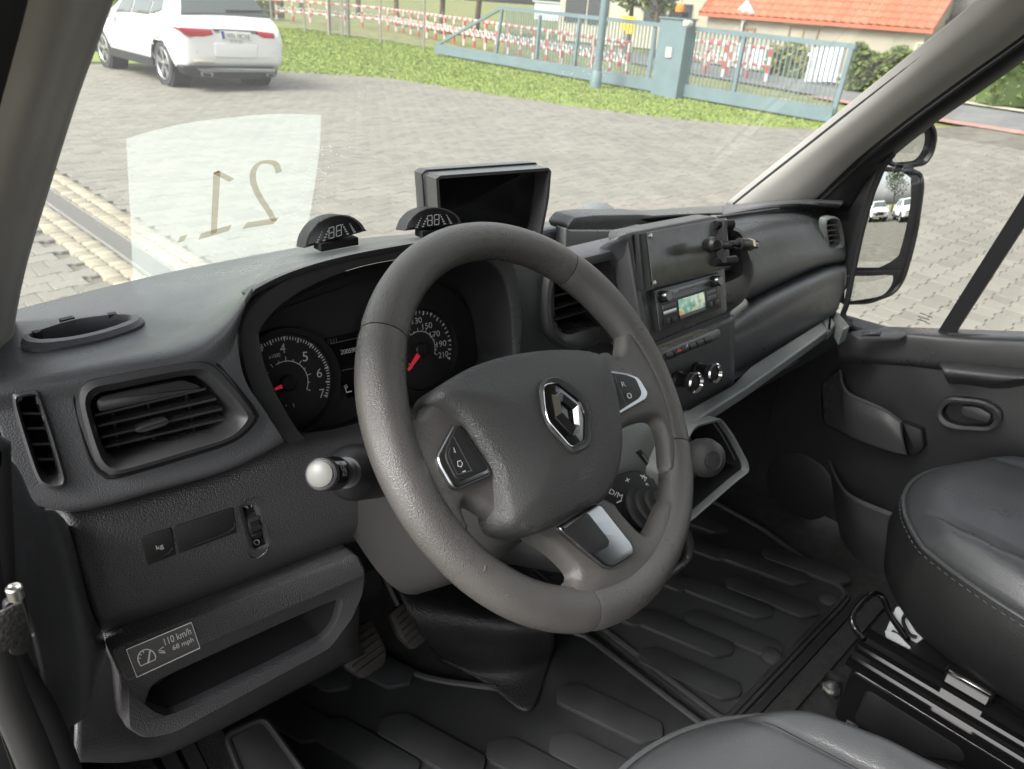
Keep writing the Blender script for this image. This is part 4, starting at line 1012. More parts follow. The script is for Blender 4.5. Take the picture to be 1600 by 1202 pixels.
tc_, tr_ = dial((448, 598), (517, 603), (526, 604), 3, (443, 530), (513, 620), 10, 1, 10, (), 0)
sc_, sr_ = dial((655, 546), (705, 556), (737, 560), 4, (648, 489), (701, 560), 10, 1, 4, (), 0)
for s, a, h in (('3', (402, 551), 14), ('4', (437, 552), 15), ('5', (472, 565), 15), ('6', (494, 590), 14), ('7', (498, 622), 14)):
    ptext(s, a, (a[0]+8, a[1]-1), PC, h, M_white, clu, .0022)
ptext('x1000', (419, 561), (437, 557), PC, 6, M_white, clu, .0022)
for s, a in (('130', (643, 507)), ('150', (659, 515)), ('170', (671, 528)), ('190', (681, 543)), ('210', (684, 560))):
    ptext(s, a, (a[0]+15, a[1]-3), PC, 9, M_white, clu, .0022)
ptext('110', (627, 508), (639, 505), PC, 9, M_white, clu, .0022); ptext('km/h', (628, 520), (641, 516), PC, 5, M_white, clu, .0022)
for c, e, w0 in ((tc_, (425, 608), .0028), (sc_, (634, 578), .0034)):
    q = P(*e, pl=PC); d = (q-c).normalized(); s = nc.cross(d)
    V = [c+s*w0, c-s*w0, q-s*w0*.4, q+s*w0*.4]; V = [v+nc*.0065 for v in V]+[v+nc*.0050 for v in V]
    mesh('needle', V, [(0, 1, 2, 3), (7, 6, 5, 4), (0, 4, 5, 1), (1, 5, 6, 2), (2, 6, 7, 3), (3, 7, 4, 0)], M_needle, clu, 30)
lcd = slab('trip_display', L([(508, 529), (600, 508), (622, 600), (543, 622)], PC, .002), -nc*.004, M_lcd, clu, .0005)
ptext('12:11', (511, 538), (525, 535), PC, 7, M_greyp, lcd, .0026); ptext('200598', (531, 554), (556, 549), PC, 7, M_white, lcd, .0026)
pstroke([(514, 537.5), (560, 527)], 1.0, PC, M_greyp, lcd, off=.0026); pstroke([(532, 579), (560, 573)], 1.2, PC, M_greyp, lcd, off=.0026)
pstroke([(537, 604), (540, 613), (548, 611)], 2, PC, M_white, lcd, off=.0026); pstroke([(536, 603), (539, 601), (541, 605), (538, 607)], 1.2, PC, M_white, lcd, closed=True, off=.0026)

# ---- driver lower panel
s0 = [P(*q, pl=PL, off=-.03) for q in [(84, 790), (140, 800), (255, 765), (352, 736), (430, 702), (540, 690), (660, 650)]]
s1 = [P(*q, pl=PL, off=-.004) for q in [(105, 815), (152, 812), (262, 784), (358, 755), (440, 724), (550, 700), (680, 670)]]
s2 = [P(*q, pl=PL, off=.002) for q in [(122, 880), (172, 880), (280, 845), (378, 812), (460, 780), (570, 750), (690, 720)]]
s3 = [P(*q, pl=PL, off=.0) for q in [(144, 950), (190, 945), (300, 910), (395, 874), (490, 838), (590, 800), (700, 770)]]
s4 = [P(*q, pl=PL, off=-.012) for q in [(156, 990), (202, 978), (310, 943), (405, 906), (500, 868), (600, 828), (710, 800)]]
s5 = [P(*q, pl=PL, off=-.028) for q in [(160, 1015), (212, 1002), (320, 962), (415, 924), (510, 886), (610, 850), (720, 820)]]
# round the left edge back
for r in (s0, s1, s2, s3, s4, s5): r.insert(0, r[0]+Vector((-.006, .035, 0)))
patch('lower_panel', [s0, s1, s2, s3, s4, s5], M_dashl, dash, 70, 60, cut=[[(382, 792), (396, 786), (412, 852), (402, 858), (396, 856)]])
sw = slab('blank_switch', rnd(L([(270, 819), (362, 790), (368, 829), (277, 862)], PL, .0048), .002, 3), -PL[1]*.012, M_dark, dash, .0012)
kg = slab('weight_switch', rnd(L([(219, 836), (266, 821), (274, 863), (228, 881)], PL, .0048), .002, 3), -PL[1]*.012, M_dark, dash, .0012)
tube('edge_bead', cr(L([(236, 869), (258, 862), (268, 852)], PL, .0050), 10), .0005, M_dark, kg, 6); tube('edge_bead', cr(L([(286, 853), (340, 834), (362, 822), (364, 812)], PL, .0050), 14), .0005, M_dark, sw, 6)
ptext('kg', (243, 857), (254, 853), PL, 9, M_white, kg, .0056)
ad = loft('headlamp_adjuster', [rnd(L([(374, 782), (402, 772), (418, 840), (416, 860), (398, 872), (388, 868)], PL, .004), .006, 4), grow(rnd(L([(374, 782), (402, 772), (418, 840), (416, 860), (398, 872), (388, 868)], PL, -.004), .006, 4), .86), grow(rnd(L([(374, 782), (402, 772), (418, 840), (416, 860), (398, 872), (388, 868)], PL, -.010), .006, 4), .80)], M_dashl, dash, True, False, True, 60)
slab('symbol_plate', rnd(L([(383, 790), (396, 786), (409, 850), (398, 858), (391, 852)], PL, -.004), .003, 3), -PL[1]*.008, M_dark, ad, .001)
ac = P(396, 820, pl=PL); axw = (P(404, 817, pl=PL)-P(388, 823, pl=PL)).normalized()
turned('thumb_wheel', ac-PL[1]*.012-axw*.006, axw, [(.017, 0), (.0185, .002), (.0185, .010), (.017, .012)], M_black, ad, 28)
for k in range(-2, 3):
    a = PL[1]*math.cos(k*.5)+axw.cross(PL[1])*math.sin(k*.5); beam('wheel_ridge', ac-PL[1]*.012+a*.0185-axw*.005, ac-PL[1]*.012+a*.0185+axw*.005, .004, .003, M_dark, ad, up=a)
for c in ((390, 793), (402, 850)):
    pstroke([(c[0]+4*math.cos(t)+1, c[1]+4*math.sin(t)) for t in (k*.7 for k in range(9))], 1.3, PL, M_white, ad, closed=True, off=-.003)
    for d in (-2, 1): pstroke([(c[0]-6, c[1]+d+1), (c[0]-3, c[1]+d)], 1.2, PL, M_white, ad, off=-.003)
ptext('0', (403, 819), (407, 818), PL, 6, M_white, ad, .004)
# ---- storage bin with sticker
BO = [(175, 1020), (300, 972), (430, 922), (560, 868), (574, 892), (568, 930), (552, 965), (516, 1014), (420, 1066), (266, 1150), (225, 1158), (196, 1140), (199, 1075)]
BIi = [(250, 1072), (330, 1034), (430, 988), (536, 940), (533, 955), (528, 975), (520, 990), (508, 1004), (420, 1050), (268, 1124), (250, 1120), (230, 1110), (238, 1084)]
nb_ = PBin[1]
O = resample(rnd(L(BO, PBin), .006, 4), 150); I = resample(rnd(L(BIi, PBin), .004, 4), 150)
sb_ = loft('storage_bin', [shift(O, Vector((0, .10, -.01))), shift(O, -nb_*.004), [a.lerp(b, .08)+nb_*.0 for a, b in zip(O, I)], [a.lerp(b, .90)-nb_*.004 for a, b in zip(O, I)], shift(I, -nb_*.008), shift(I, -nb_*.016)], M_dashl, dash, True, True, False, 40)
loft('bin_liner', [shift(grow(I, 1.0), -nb_*.014), shift(grow(I, .96), Vector((0, .095, .012)))], M_void, sb_, True, False, True, 40)
PLip = plane(P(380, 960, pl=PBin, off=.006), PBin[1]+Vector((0, 0, .35)))
LIP = [(173, 1017), (300, 968), (430, 917), (559, 866), (573, 893), (572, 902), (440, 958), (310, 1015), (214, 1060), (198, 1070)]
lip = slab('bin_lip', resample(rnd(L(LIP, PLip), .006, 4), 120), -PLip[1]*.014+Vector((0, .03, 0)), mat('lip_plastic', (.060, .059, .060), .40, grain=(900, 1.0)), sb_, .004, 4)
ST = [(196, 1014), (299, 971), (313, 1012), (213, 1059)]
stk = slab('speed_sticker', L(ST, PLip, .0008), -PLip[1]*.0007, mat('sticker_grey', (.095, .092, .088), .4), sb_, .0002)
stk['label'] = 'grey sticker with white border reading 110 km/h 68 mph'
pstroke([(197, 1014.5), (298.5, 972), (312, 1012), (213.5, 1057.5)], 1.6, PLip, M_white, stk, closed=True, off=.0012)
ptext('110 km/h', (258, 1008), (299, 990), PLip, 11, M_white, stk, .0012); ptext('68 mph', (271, 1018), (303, 1004), PLip, 10, M_white, stk, .0012)
arc = [(219.5, 1040)]+[(229+14*math.cos(t)*1.0, 1028+14*math.sin(t)) for t in (math.pi*(.85+1.1*k/14) for k in range(15))]+[(242, 1030)]
pstroke(arc, 1.5, PLip, M_white, stk, closed=True, off=.0012); pstroke([(231, 1036), (234, 1016)], 2.2, PLip, M_white, stk, off=.0013)
for t in (1.0, 1.17, 1.34): pstroke([(229+13*math.cos(math.pi*t), 1028+13*math.sin(math.pi*t)), (229+9.5*math.cos(math.pi*t), 1028+9.5*math.sin(math.pi*t))], 1.2, PLip, M_white, stk, off=.0012)
pstroke([(255, 1010), (247, 1016), (257, 1017)], 1.5, PLip, M_white, stk, off=.0012); pstroke([(248, 1019), (258, 1019.5)], 1.2, PLip, M_white, stk, off=.0012)
# dark body behind the bin down to the floor, left end trim
under = patch('knee_panel', [[P(*q, y=yy) for q, yy in zip([(124, 985), (195, 1000), (330, 985), (560, 900)], (.628, .632, .640, .640))], [P(*q, y=yy) for q, yy in zip([(120, 1085), (200, 1090), (320, 1085), (560, 960)], (.612, .618, .625, .63))], [P(*q, y=yy) for q, yy in zip([(118, 1178), (205, 1172), (300, 1145), (560, 1000)], (.585, .60, .63, .66))], [P(*q, y=yy) for q, yy in zip([(122, 1188), (215, 1186), (310, 1155), (570, 1020)], (.64, .66, .70, .72))]], M_dashl, dash, 30, 16)
trim = thing('side_trim', 'smooth dark grey end trim between dashboard and driver door opening', 'trim', P(80, 1100, y=.56))
T = [[(-25, 690), (20, 728), (50, 788), (82, 800), (104, 822)], [(-15, 800), (35, 818), (72, 826), (100, 838), (118, 870)], [(22, 905), (55, 900), (95, 905), (120, 915), (138, 950)], [(55, 1010), (78, 1000), (112, 1003), (142, 1008), (162, 1013)], [(72, 1108), (88, 1108), (118, 1104), (140, 1085), (147, 1070)], [(82, 1138), (96, 1138), (112, 1132), (128, 1120), (136, 1110)]]
rowsT = [[P(x, y, y=yy) for (x, y), yy in zip(r, (.50, .525, .545, .555, .60))] for r in T]
patch('panel', rowsT, M_dash, trim, 30, 50)
jamb = thing('door_jamb', 'dark rubber sealed driver door jamb with check strap at left', 'door frame', P(10, 1150, y=.5))
rowsJ = [[P(x, y, y=.66) for x in (-120, -60, 0, 60, 120)] for y in (700, 830, 960, 1150, 1300)]
patch('jamb_panel', rowsJ, M_dark, jamb, 20, 20)
for a, r_, m in (([(-14, 720), (-12, 700), (-6, 830), (10, 1010), (70, 1120), (115, 1230)], .010, M_seal), ([(-40, 760), (-34, 850), (-10, 1010), (45, 1150), (80, 1240)], .014, M_rubber)):
    tube('weather_strip', cr([P(x, y, y=.50) for x, y in a], 40), r_, m, jamb, 10)
strap = thing('door_check_strap', 'woven black door check strap with chromed bolt at the left edge', 'strap', P(25, 960, y=.46))
q0, q1 = P(-40, 1003, y=.44), P(40, 972, y=.455); mesh('webbing', [q0+Vector((0, 0, .012)), q1+Vector((0, 0, .016)), q1-Vector((0, 0, .016)), q0-Vector((0, 0, .014))], [(0, 1, 2, 3)], mat('webbing_weave', (.10, .095, .09), .8, grain=(380, 1.2), var=(300, .4)), strap, None, solid=.003)
bt = P(25, 930, y=.468); axb = Vector((0, 0, 1)); turned('bolt', bt-axb*.055, axb, [(.0035, .02), (.0026, .021), (.0026, .052), (.0048, .053), (.0048, .061), (.0040, .062), (.0032, .060)], M_steel, strap, 20)
slab('bracket', rnd([P(x, y, y=.472) for x, y in ((6, 945), (40, 930), (52, 1000), (44, 1022), (16, 1026))], .004, 3), Vector((0, .006, 0)), M_black, strap, .001)
# ================================================================== STEERING COLUMN AND WHEEL
W = Vector((.4685, .4023, 1.4098)); _e, _a = math.radians(42.0), math.radians(7.56)
WN = Vector((math.sin(_a)*math.cos(_e), -math.cos(_a)*math.cos(_e), math.sin(_e)))
def PW(off): return plane(W+WN*off, WN)
WU = WN.cross(Vector((0, 0, 1))).normalized()*-1; 
if WU.x < 0: WU = -WU
WV = WN.cross(WU); WV = WV if WV.z > 0 else -WV
colm = thing('steering_column', 'grey steering column shroud behind the wheel', 'steering column', W-WN*.2)
loops = []
for s, wd, tp, bt_ in ((.040, .062, .040, .060), (.055, .076, .050, .085), (.12, .082, .056, .105), (.20, .086, .052, .115), (.26, .088, .046, .115)):
    c = W-WN*s
    o = [(-.75, .9), (-.3, 1), (.3, 1), (.75, .9), (1, .45), (1, -.25), (.88, -.75), (.6, -1), (0, -1.03), (-.6, -1), (-.88, -.75), (-1, -.25), (-1, .45)]
    loops.append(resample(cr([c+WU*x*wd+WV*(y*tp if y > 0 else y*bt_) for x, y in o], 120, True), 60))
M_shroud = mat('shroud_plastic', (.042, .041, .041), .5, grain=(1300, .2))
loft('shroud', loops, M_shroud, colm, True, True, True, 60)
# stalk with light switch
PSt = plane((.30, .44, 1.40), (-.55, -.75, .25))
s_end, s_base = P(500, 741, y=.425), P(612, 735, x=.385)
ax = (s_base-s_end).normalized()
stk_ = turned('light_stalk', s_end, ax, [(.0112, .006), (.0128, .009), (.0128, .028), (.0134, .029), (.0134, .034), (.0128, .035), (.0105, .052), (.009, .072), (.010, .16)], M_gloss, colm, 40)
turned('end_button', s_end, ax, [(.0010, -.0030), (.007, -.0025), (.0098, -.001), (.0108, .0015), (.0108, .007)], mat('grey_button', (.17, .17, .16), .4), stk_, 40)
turned('end_ring', s_end, ax, [(.0108, .001), (.0122, .002), (.0126, .008)], M_smooth, stk_, 40)
turned('collar', s_end+ax*.062, ax, [(.013, 0), (.020, .006), (.0245, .02), (.0255, .09)], M_black, colm, 40)
def onstalk(d, th, r): 
    v = (CP-s_end); v = (v-ax*v.dot(ax)).normalized(); u2 = ax.cross(v); n_ = v*math.cos(th)+u2*math.sin(th); return s_end+ax*d+n_*r, n_
def stalk_text(s, d0, d1, th, h):
    V, Fc, wd, ht = textmesh(s); out = []
    sgn = 1
    for x, y in V:
        q, n_ = onstalk(d0+(d1-d0)*x/wd, th+sgn*(y/ht)*h/.0128, .0131); out.append(q)
    mesh('lettering', out, Fc, M_white, stk_, None)
u2 = ax.cross((CP-s_end)); sgnz = 1 if u2.z > 0 else -1
stalk_text('AUTO', .014, .025, -.20*sgnz if sgnz > 0 else .2, .0042*sgnz); stalk_text('DD', .013, .024, .14*sgnz, .0048*sgnz); stalk_text('o', .016, .021, .50*sgnz, .004*sgnz); stalk_text('-', .0325, .0350, -.12*sgnz, .002*sgnz)
# ---- wheel
wheel = thing('steering_wheel', 'worn grey brown steering wheel with three spokes and diamond emblem', 'steering wheel', W)
R0 = .178; K = 144
def rimloops(a0, a1, n, grow_=0.0):
    out = []
    for i in range(n):
        t = a0+(a1-a0)*i/(n-1); d = WU*math.cos(t)+WV*math.sin(t)
        th = .0172+.0022*max(0, math.cos(t-math.radians(28)))**8+.0022*max(0, math.cos(t-math.radians(152)))**8+.001*max(0, -math.sin(t))**3+grow_
        lp = []
        for k in range(24):
            a = 2*math.pi*k/24; x, y = math.cos(a), math.sin(a)
            # flattened inner front facet
            q = W+d*(R0+th*1.08*x)+WN*(th*.98*y)
            lp.append(q)
        out.append(lp)
    return out
seams = [math.radians(a) for a in (43, 137, 245, 327)]
segs_ = [(seams[0], seams[1], M_wheel), (seams[1], seams[2], M_wheel), (seams[2], seams[3], M_wheel), (seams[3], seams[0]+2*math.pi, M_wheel)]
for a0, a1, m in segs_:
    g_ = .0035
    lps = rimloops(a0+g_, a1-g_, 48); 
    e0 = grow(lps[0], .95); e1 = grow(lps[-1], .95)
    sh0 = (lps[0][0]-lps[1][0])*.12
    loft('rim_section', [grow(lps[0], .6)]+[grow(lps[0], .97)]+lps[1:-1]+[grow(lps[-1], .97)]+[grow(lps[-1], .6)], m, wheel, True, True, True, 60)
loft('rim_core', rimloops(0, 2*math.pi*.9999, 100, -.0012), M_black, wheel, True, False, False, 60)
def wslab(name, px, off, depth, m, parent, r=.006, bev=.004, seg=4, n=90, smooth=False):
    p_ = PW(off); lp = L(px, p_); lp = cr(lp, 240, True) if smooth else rnd(lp, r, 5)
    return slab(name, resample(lp, n), -WN*depth, m, parent, bev, seg)
SPL = [(600, 545), (625, 590), (632, 636), (642, 657), (656, 645), (684, 616), (740, 620), (800, 700), (800, 822), (770, 812), (745, 798), (728, 789), (717, 793), (719, 808), (728, 830), (712, 848), (672, 808), (625, 745), (596, 680), (589, 600)]
SPR = [(935, 556), (955, 561), (964, 557), (966, 545), (974, 518), (1010, 565), (1038, 630), (1050, 700), (1046, 740), (1036, 730), (1032, 690), (1024, 664), (1012, 657), (990, 662), (970, 672), (955, 690), (900, 640)]
SPB = [(780, 815), (809, 833), (836, 848), (862, 866), (886, 890), (892, 904), (884, 916), (880, 945), (930, 955), (1000, 915), (1038, 850), (1046, 780), (1032, 785), (1014, 824), (1001, 835), (988, 829), (966, 806), (943, 782), (880, 770)]
for nm, s in (('spoke', SPL), ('spoke', SPR), ('spoke', SPB)):
    rr_ = .010
    lp_s = resample(cr(L(s, PW(.002)), 300, True), 150)
    pillow(nm, lp_s, WN, .008, M_wheel, wheel, lambda d: (math.sqrt(max(0, rr_**2-(rr_-min(d, rr_))**2)))+.004*(1-math.exp(-max(0, d-rr_)/.02)))
wslab('hub_back', [(700, 640), (760, 600), (900, 575), (950, 600), (955, 740), (900, 810), (800, 820), (775, 770)], -.012, .030, M_black, wheel, .02, .004)
AB = [(677, 622), (682, 608), (700, 594), (740, 573), (790, 558), (850, 549), (905, 549), (932, 557), (947, 577), (960, 625), (967, 688), (961, 740), (940, 782), (905, 798), (880, 812), (858, 826), (835, 834), (805, 829), (786, 815), (778, 775), (770, 737), (745, 695), (715, 652), (692, 634)]
lp = resample(cr(L(AB, PW(.018)), 400, True), 140)
c0 = sum(lp, Vector())/len(lp)
air = pillow('airbag_cover', lp, WN, .030, M_airbag, wheel, lambda d: (-.004+math.sqrt(max(0, .004**2-(.004-min(d, .004))**2)))+.006+.014*(1-math.exp(-max(0, d)/.024)), .004, 70)
# ridge line on the left of the cover
def hoff(px, py, extra=.0):     # height of the cover surface at a pixel
    q = P(px, py, pl=PW(.034)); return q
PA = PW(.036)
EO = [(842, 607), (848, 593), (864, 588), (889, 600), (914, 623), (922, 648), (921, 694), (914, 703), (898, 710), (890, 706), (856, 671), (846, 648)]
em = loft('emblem_frame', [resample(rnd(L(EO, PA, -.010), .006, 4), 72), resample(rnd(L(EO, PA, .001), .006, 4), 72), grow(resample(rnd(L(EO, PA, .003), .006, 4), 72), .95), grow(resample(rnd(L(EO, PA, .001), .006, 4), 72), .83)], M_airbag, wheel, True, False, True)
EB = [(845, 608), (849, 603), (866, 600), (903, 629), (911, 652), (910, 689), (906, 692), (889, 701), (853, 660), (848, 640)]
eb = slab('emblem_plate', resample(rnd(L(EB, PA, .0026), .004, 4), 60), -WN*.004, M_gloss, em, .0008)
tube('emblem_edge', resample(rnd(L(EB, PA, .0030), .004, 4), 60), .0006, M_chrome, em, 6, True)
D0 = [(857, 619), (869, 615), (898, 638), (901, 678), (890, 683), (863, 654)]; D1 = [(871, 631), (873.5, 629.5), (890, 643), (892, 665), (890.5, 668), (876, 649)]
Dm = [((a[0]+b[0])/2-1, (a[1]+b[1])/2-2) for a, b in zip(D0, D1)]
loft('diamond', [L(D0, PA, .002), L(D0, PA, .0042), L(Dm, PA, .0085), L(D1, PA, .0042), L(D1, PA, .0028)], M_chrome, em, True, False, False, 10)
# switch pods
def pod(outer, inner, oth):
    b = wslab('switch_bezel', outer, .0190, .014, M_satin, wheel, .006, .003, 4)
    wslab('switch_pad', inner, .0200, .006, M_dark, b, .004, .0012, 3); return b
pl_ = pod([(714, 655), (693, 694), (684, 711), (687, 726), (706, 759), (716, 765), (770, 742), (768, 732)], [(716, 661), (698, 699), (696, 712), (699, 722), (712, 747), (720, 752), (765, 733)], 0)
pr_ = pod([(944, 576), (984, 582), (999, 588), (1015, 614), (1012, 625), (966, 651)], [(947, 581), (978, 585), (994, 591), (1004, 614), (1000, 622), (967, 643)], 0)
PP = PW(.0211)
pstroke([(708, 683), (737, 737)], 1.2, PP, M_greyp, pl_); pstroke([(702, 700), (700, 712), (714, 742), (735, 736)], 1.0, PP, M_greyp, pl_)
pstroke([(714, 722), (719, 720), (722, 725), (720, 730), (715, 729)], 1.4, PP, M_white, pl_, closed=True); pstroke([(708, 700), (711, 708), (708, 706)], 1.2, PP, M_white, pl_); pstroke([(722, 738), (727, 736)], 1.3, PP, M_white, pl_)
pstroke([(960, 588), (978, 634)], 1.2, PP, M_greyp, pr_); ptext('R', (972, 605), (978, 604), PP, 8, M_white, pr_); ptext('0', (981, 624), (988, 622), PP, 9, M_white, pr_)
lb = wslab('spoke_insert', [(872, 824), (933, 787), (941, 789), (991, 852), (992, 868), (960, 888), (948, 888)], .0190, .014, M_satin, wheel, .006, .003, 4)
wslab('insert_recess', [(880, 828), (918, 800), (953, 845), (951, 854), (930, 865), (921, 862)], .0197, .006, M_dark, lb, .004, .0006, 2)
PA2 = PW(.0385)
M_emb = mat('embossed_mark', (.075, .075, .075), .4)
ptext('SRS', (905, 744), (925, 736), PW(.0372), 8, M_emb, air); ptext('AIRBAG', (905, 752), (926, 744), PW(.0368), 6, M_emb, air)
for cx, cy in ((783, 651), (934, 592)): pstroke([(cx-5, cy-4), (cx-6, cy+5), (cx-2, cy+3), (cx+7, cy+1), (cx+7, cy-1), (cx-2, cy-2)], 1.0, PW(.0350 if cx < 800 else .033), M_emb, air, closed=True, off=.001)

# scratches on the worn lower left of the rim
M_scr = mat('scratch', (.15, .142, .13), .5)
for t0, dt, a0, da in ((3.86, .02, 1.2, .18), (3.95, .008, 1.5, -.2), (4.10, .012, 1.0, .12)):
    pp = []
    for k in range(5):
        t = t0-.38+dt*k/4; a = a0+da*k/4; d = WU*math.cos(t)+WV*math.sin(t); th = .0185
        pp.append(W+d*(R0+th*1.08*math.cos(a))+WN*(th*.98*math.sin(a)))
    tube('scratch', pp, .00028, M_scr, wheel, 4)
# ================================================================== CENTRE AND PASSENGER DASH
# face between cluster and centre vents
rw = [[P(*q, y=yy) for q, yy in zip([(770, 371), (812, 385), (862, 398), (905, 402)], (.61, .61, .61, .61))], [P(*q, y=.600) for q in [(795, 410), (822, 415), (862, 420), (910, 425)]], [P(*q, y=.595) for q in [(806, 470), (832, 480), (862, 490), (920, 490)]], [P(*q, y=.60) for q in [(806, 560), (840, 560), (880, 560), (960, 545)]], [P(*q, y=.62) for q in [(780, 640), (840, 630), (900, 610), (980, 590)]], [P(*q, y=.66) for q in [(770, 680), (840, 670), (910, 650), (990, 640)]]]
patch('centre_face', rw, M_dash, dash, 40, 40, cut=[[(866, 440), (880, 422), (955, 408), (955, 508), (880, 524), (864, 500)]])
PV_ = plane((.75, .585, 1.42), (.02, 1, -.1))
vent('air_vent', [(853, 445), (860, 424), (885, 411), (920, 404), (965, 396), (966, 460), (962, 528), (930, 540), (893, 548), (868, 535), (855, 515), (851, 480)], [(866, 450), (872, 436), (890, 424), (920, 417), (952, 411), (954, 460), (953, 503), (925, 511), (890, 521), (875, 516), (865, 503), (863, 476)], PV_, M_smooth, [((866, 470), (952, 447)), ((866, 490), (952, 465)), ((870, 506), (952, 483))], n=80, lip=.003)
# top of the centre: shelf and open tray
patch('dash_top', [pts([(820, 356), (900, 340), (1000, 331), (1070, 326), (1130, 322)], surf=WSD), ptsz([(820, 364), (890, 348), (1000, 336), (1070, 331), (1130, 328)], [1.430]*5), ptsz([(818, 372), (884, 356), (1000, 341), (1070, 337), (1130, 334)], [1.436, 1.436, 1.440, 1.442, 1.442])], M_dash, dash, 60, 16)
tray = patch('tray_back', [ptsz([(820, 372), (884, 356), (950, 346), (1040, 338), (1110, 335)], [1.437, 1.437, 1.441, 1.443, 1.445]), [P(*q, y=.74) for q in [(835, 392), (884, 376), (950, 366), (1040, 356), (1110, 350)]], [P(*q, y=.735) for q in [(850, 420), (884, 400), (950, 390), (1040, 375), (1110, 360)]]], M_dark, dash, 40, 16)
slab('tray_insert', rnd([P(*q, y=.715) for q in [(884, 356), (891, 361), (970, 361), (1005, 352), (1005, 400), (884, 400)]], .004, 3), Vector((0, .02, 0)), M_light, dash, .0015)
slab('tray_hood', rnd([P(*q, y=.725) for q in [(887, 353), (898, 340), (930, 336), (1000, 335), (1060, 340), (1060, 362), (890, 363)]], .006, 3), Vector((0, .04, 0)), M_dash, dash, .003)
slab('centre_shelf', rnd([P(*q, z=1.468) for q in [(868, 389), (985, 362), (1000, 366), (1000, 385), (956, 392), (912, 403), (880, 402)]], .004, 3), Vector((0, 0, -.012)), M_dash, dash, .003)
turned('sun_sensor', P(934, 331, z=1.43), (0, 0, 1), [(.03, 0), (.027, .008), (.018, .013), (.006, .015)], M_light, dash, 24)
# fascia
PCn = plane3((.80, .512, 1.355), (.98, .51, 1.356), (.80, .562, 1.488)); nf = PCn[1]
fas = slab('centre_fascia', resample(rnd(L([(984, 364), (1124, 337), (1134, 343), (1139, 420), (1143, 490), (1026, 538), (1012, 532)], PCn, -.006), .006, 4), 90), Vector((0, .03, -.004)), M_smooth, dash, .004, 4)
# left flank of the fascia
fl = [[P(*q, pl=PCn, off=-.006) for q in [(992, 362), (1002, 440), (1018, 520), (1026, 550)]], [P(*q, y=.575) for q in [(962, 372), (978, 440), (992, 520), (1000, 550)]], [P(*q, y=.600) for q in [(938, 386), (952, 440), (965, 510), (975, 545)]], [P(*q, y=.64) for q in [(936, 392), (945, 440), (955, 505), (965, 540)]]]
patch('fascia_flank', [list(r) for r in zip(*fl)], M_dash, dash, 20, 30)
M_platep = mat('painted_plate', (.085, .087, .08), .22, var=(40, .25), grain=(200, .08))
plate = thing('mounting_plate', 'flat dark metal plate screwed above the radio', 'plate', P(1070, 400, pl=PCn))
slab('plate', L([(1007, 364), (1131, 341), (1138, 418), (1017, 451)], PCn, .004), -nf*.006, M_platep, plate, .001)
slab('edge_flange', L([(995, 366), (1007, 364), (1017, 451), (1003, 453)], PCn, .003), -nf*.012, M_black, plate, .001)
for x, y in ((1012, 369), (1130, 346), (1018, 442), (1135, 413)):
    s = turned('screw', P(x, y, pl=PCn, off=.004), nf, [(.0034, 0), (.0034, .001), (.0022, .0022), (.0005, .0024)], M_steel, plate, 16)
radio = thing('car_radio', 'dark car radio with small coloured map screen and two knobs', 'radio', P(1075, 475, pl=PCn))
RP = [(1020, 454), (1122, 426), (1126, 481), (1028, 519)]
slab('bezel', L(RP, PCn, .0005), -nf*.010, M_black, radio, .001)
fc = slab('face', grow(L(RP, PCn, .0015), .965), -nf*.008, mat('radio_grey', (.075, .078, .078), .35), radio, .001)
def rq(u, v, off=.0015):
    a = Vector(RP[0]).lerp(Vector(RP[1]), u); b = Vector(RP[3]).lerp(Vector(RP[2]), u); q = a.lerp(b, v); return P(q.x, q.y, pl=PCn, off=off)
def rquad(u0, v0, u1, v1, off): return [rq(u0, v0, off), rq(u1, v0, off), rq(u1, v1, off), rq(u0, v1, off)]
slab('disc_slot', rquad(.20, .10, .83, .20, .0030), -nf*.002, mat('slot_grey', (.17, .18, .18), .3), radio, .0006)
slab('button_panel', rquad(.05, .34, .95, .94, .0024), -nf*.002, M_dark, radio, .0005)
for u, v in ((.10, .20), (.90, .20)):
    turned('knob', rq(u, v, .002), nf, [(.0085, 0), (.0080, .004), (.0068, .012), (.0060, .013)], M_gloss, radio, 24)
scr = bpy.data.materials.new('map_screen'); scr.use_nodes = True; t = scr.node_tree; b = t.nodes['Principled BSDF']
tcx = t.nodes.new('ShaderNodeTexCoord'); vo = t.nodes.new('ShaderNodeTexNoise'); vo.inputs['Scale'].default_value = 55; vo.inputs['Detail'].default_value = 1; t.links.new(tcx.outputs['Object'], vo.inputs['Vector'])
rp2 = t.nodes.new('ShaderNodeValToRGB'); cs = rp2.color_ramp; cs.elements[0].position = .36; cs.elements[0].color = (.10, .25, .20, 1); cs.elements[1].position = .64; cs.elements[1].color = (.55, .30, .12, 1)
for p_, c_ in ((.45, (.20, .36, .28, 1)), (.52, (.52, .55, .40, 1)), (.57, (.45, .42, .14, 1))): e_ = cs.elements.new(p_); e_.color = c_
t.links.new(vo.outputs[0], rp2.inputs[0]); t.links.new(rp2.outputs[0], b.inputs['Base Color']); t.links.new(rp2.outputs[0], b.inputs['Emission Color']); b.inputs['Emission Strength'].default_value = .25; b.inputs['Roughness'].default_value = .25
sc = slab('screen', rquad(.34, .40, .74, .80, .0030), -nf*.002, scr, radio, .0003); slab('screen_bar', rquad(.34, .81, .74, .93, .0029), -nf*.001, M_lcd, radio, .0003)
for v in (.42, .56): slab('button', rquad(.09, v, .29, v+.10, .0034), -nf*.002, M_satin if v > .5 else M_greyp, radio, .0005); slab('button', rquad(.79, v, .92, v+.10, .0034), -nf*.002, M_greyp, radio, .0005)
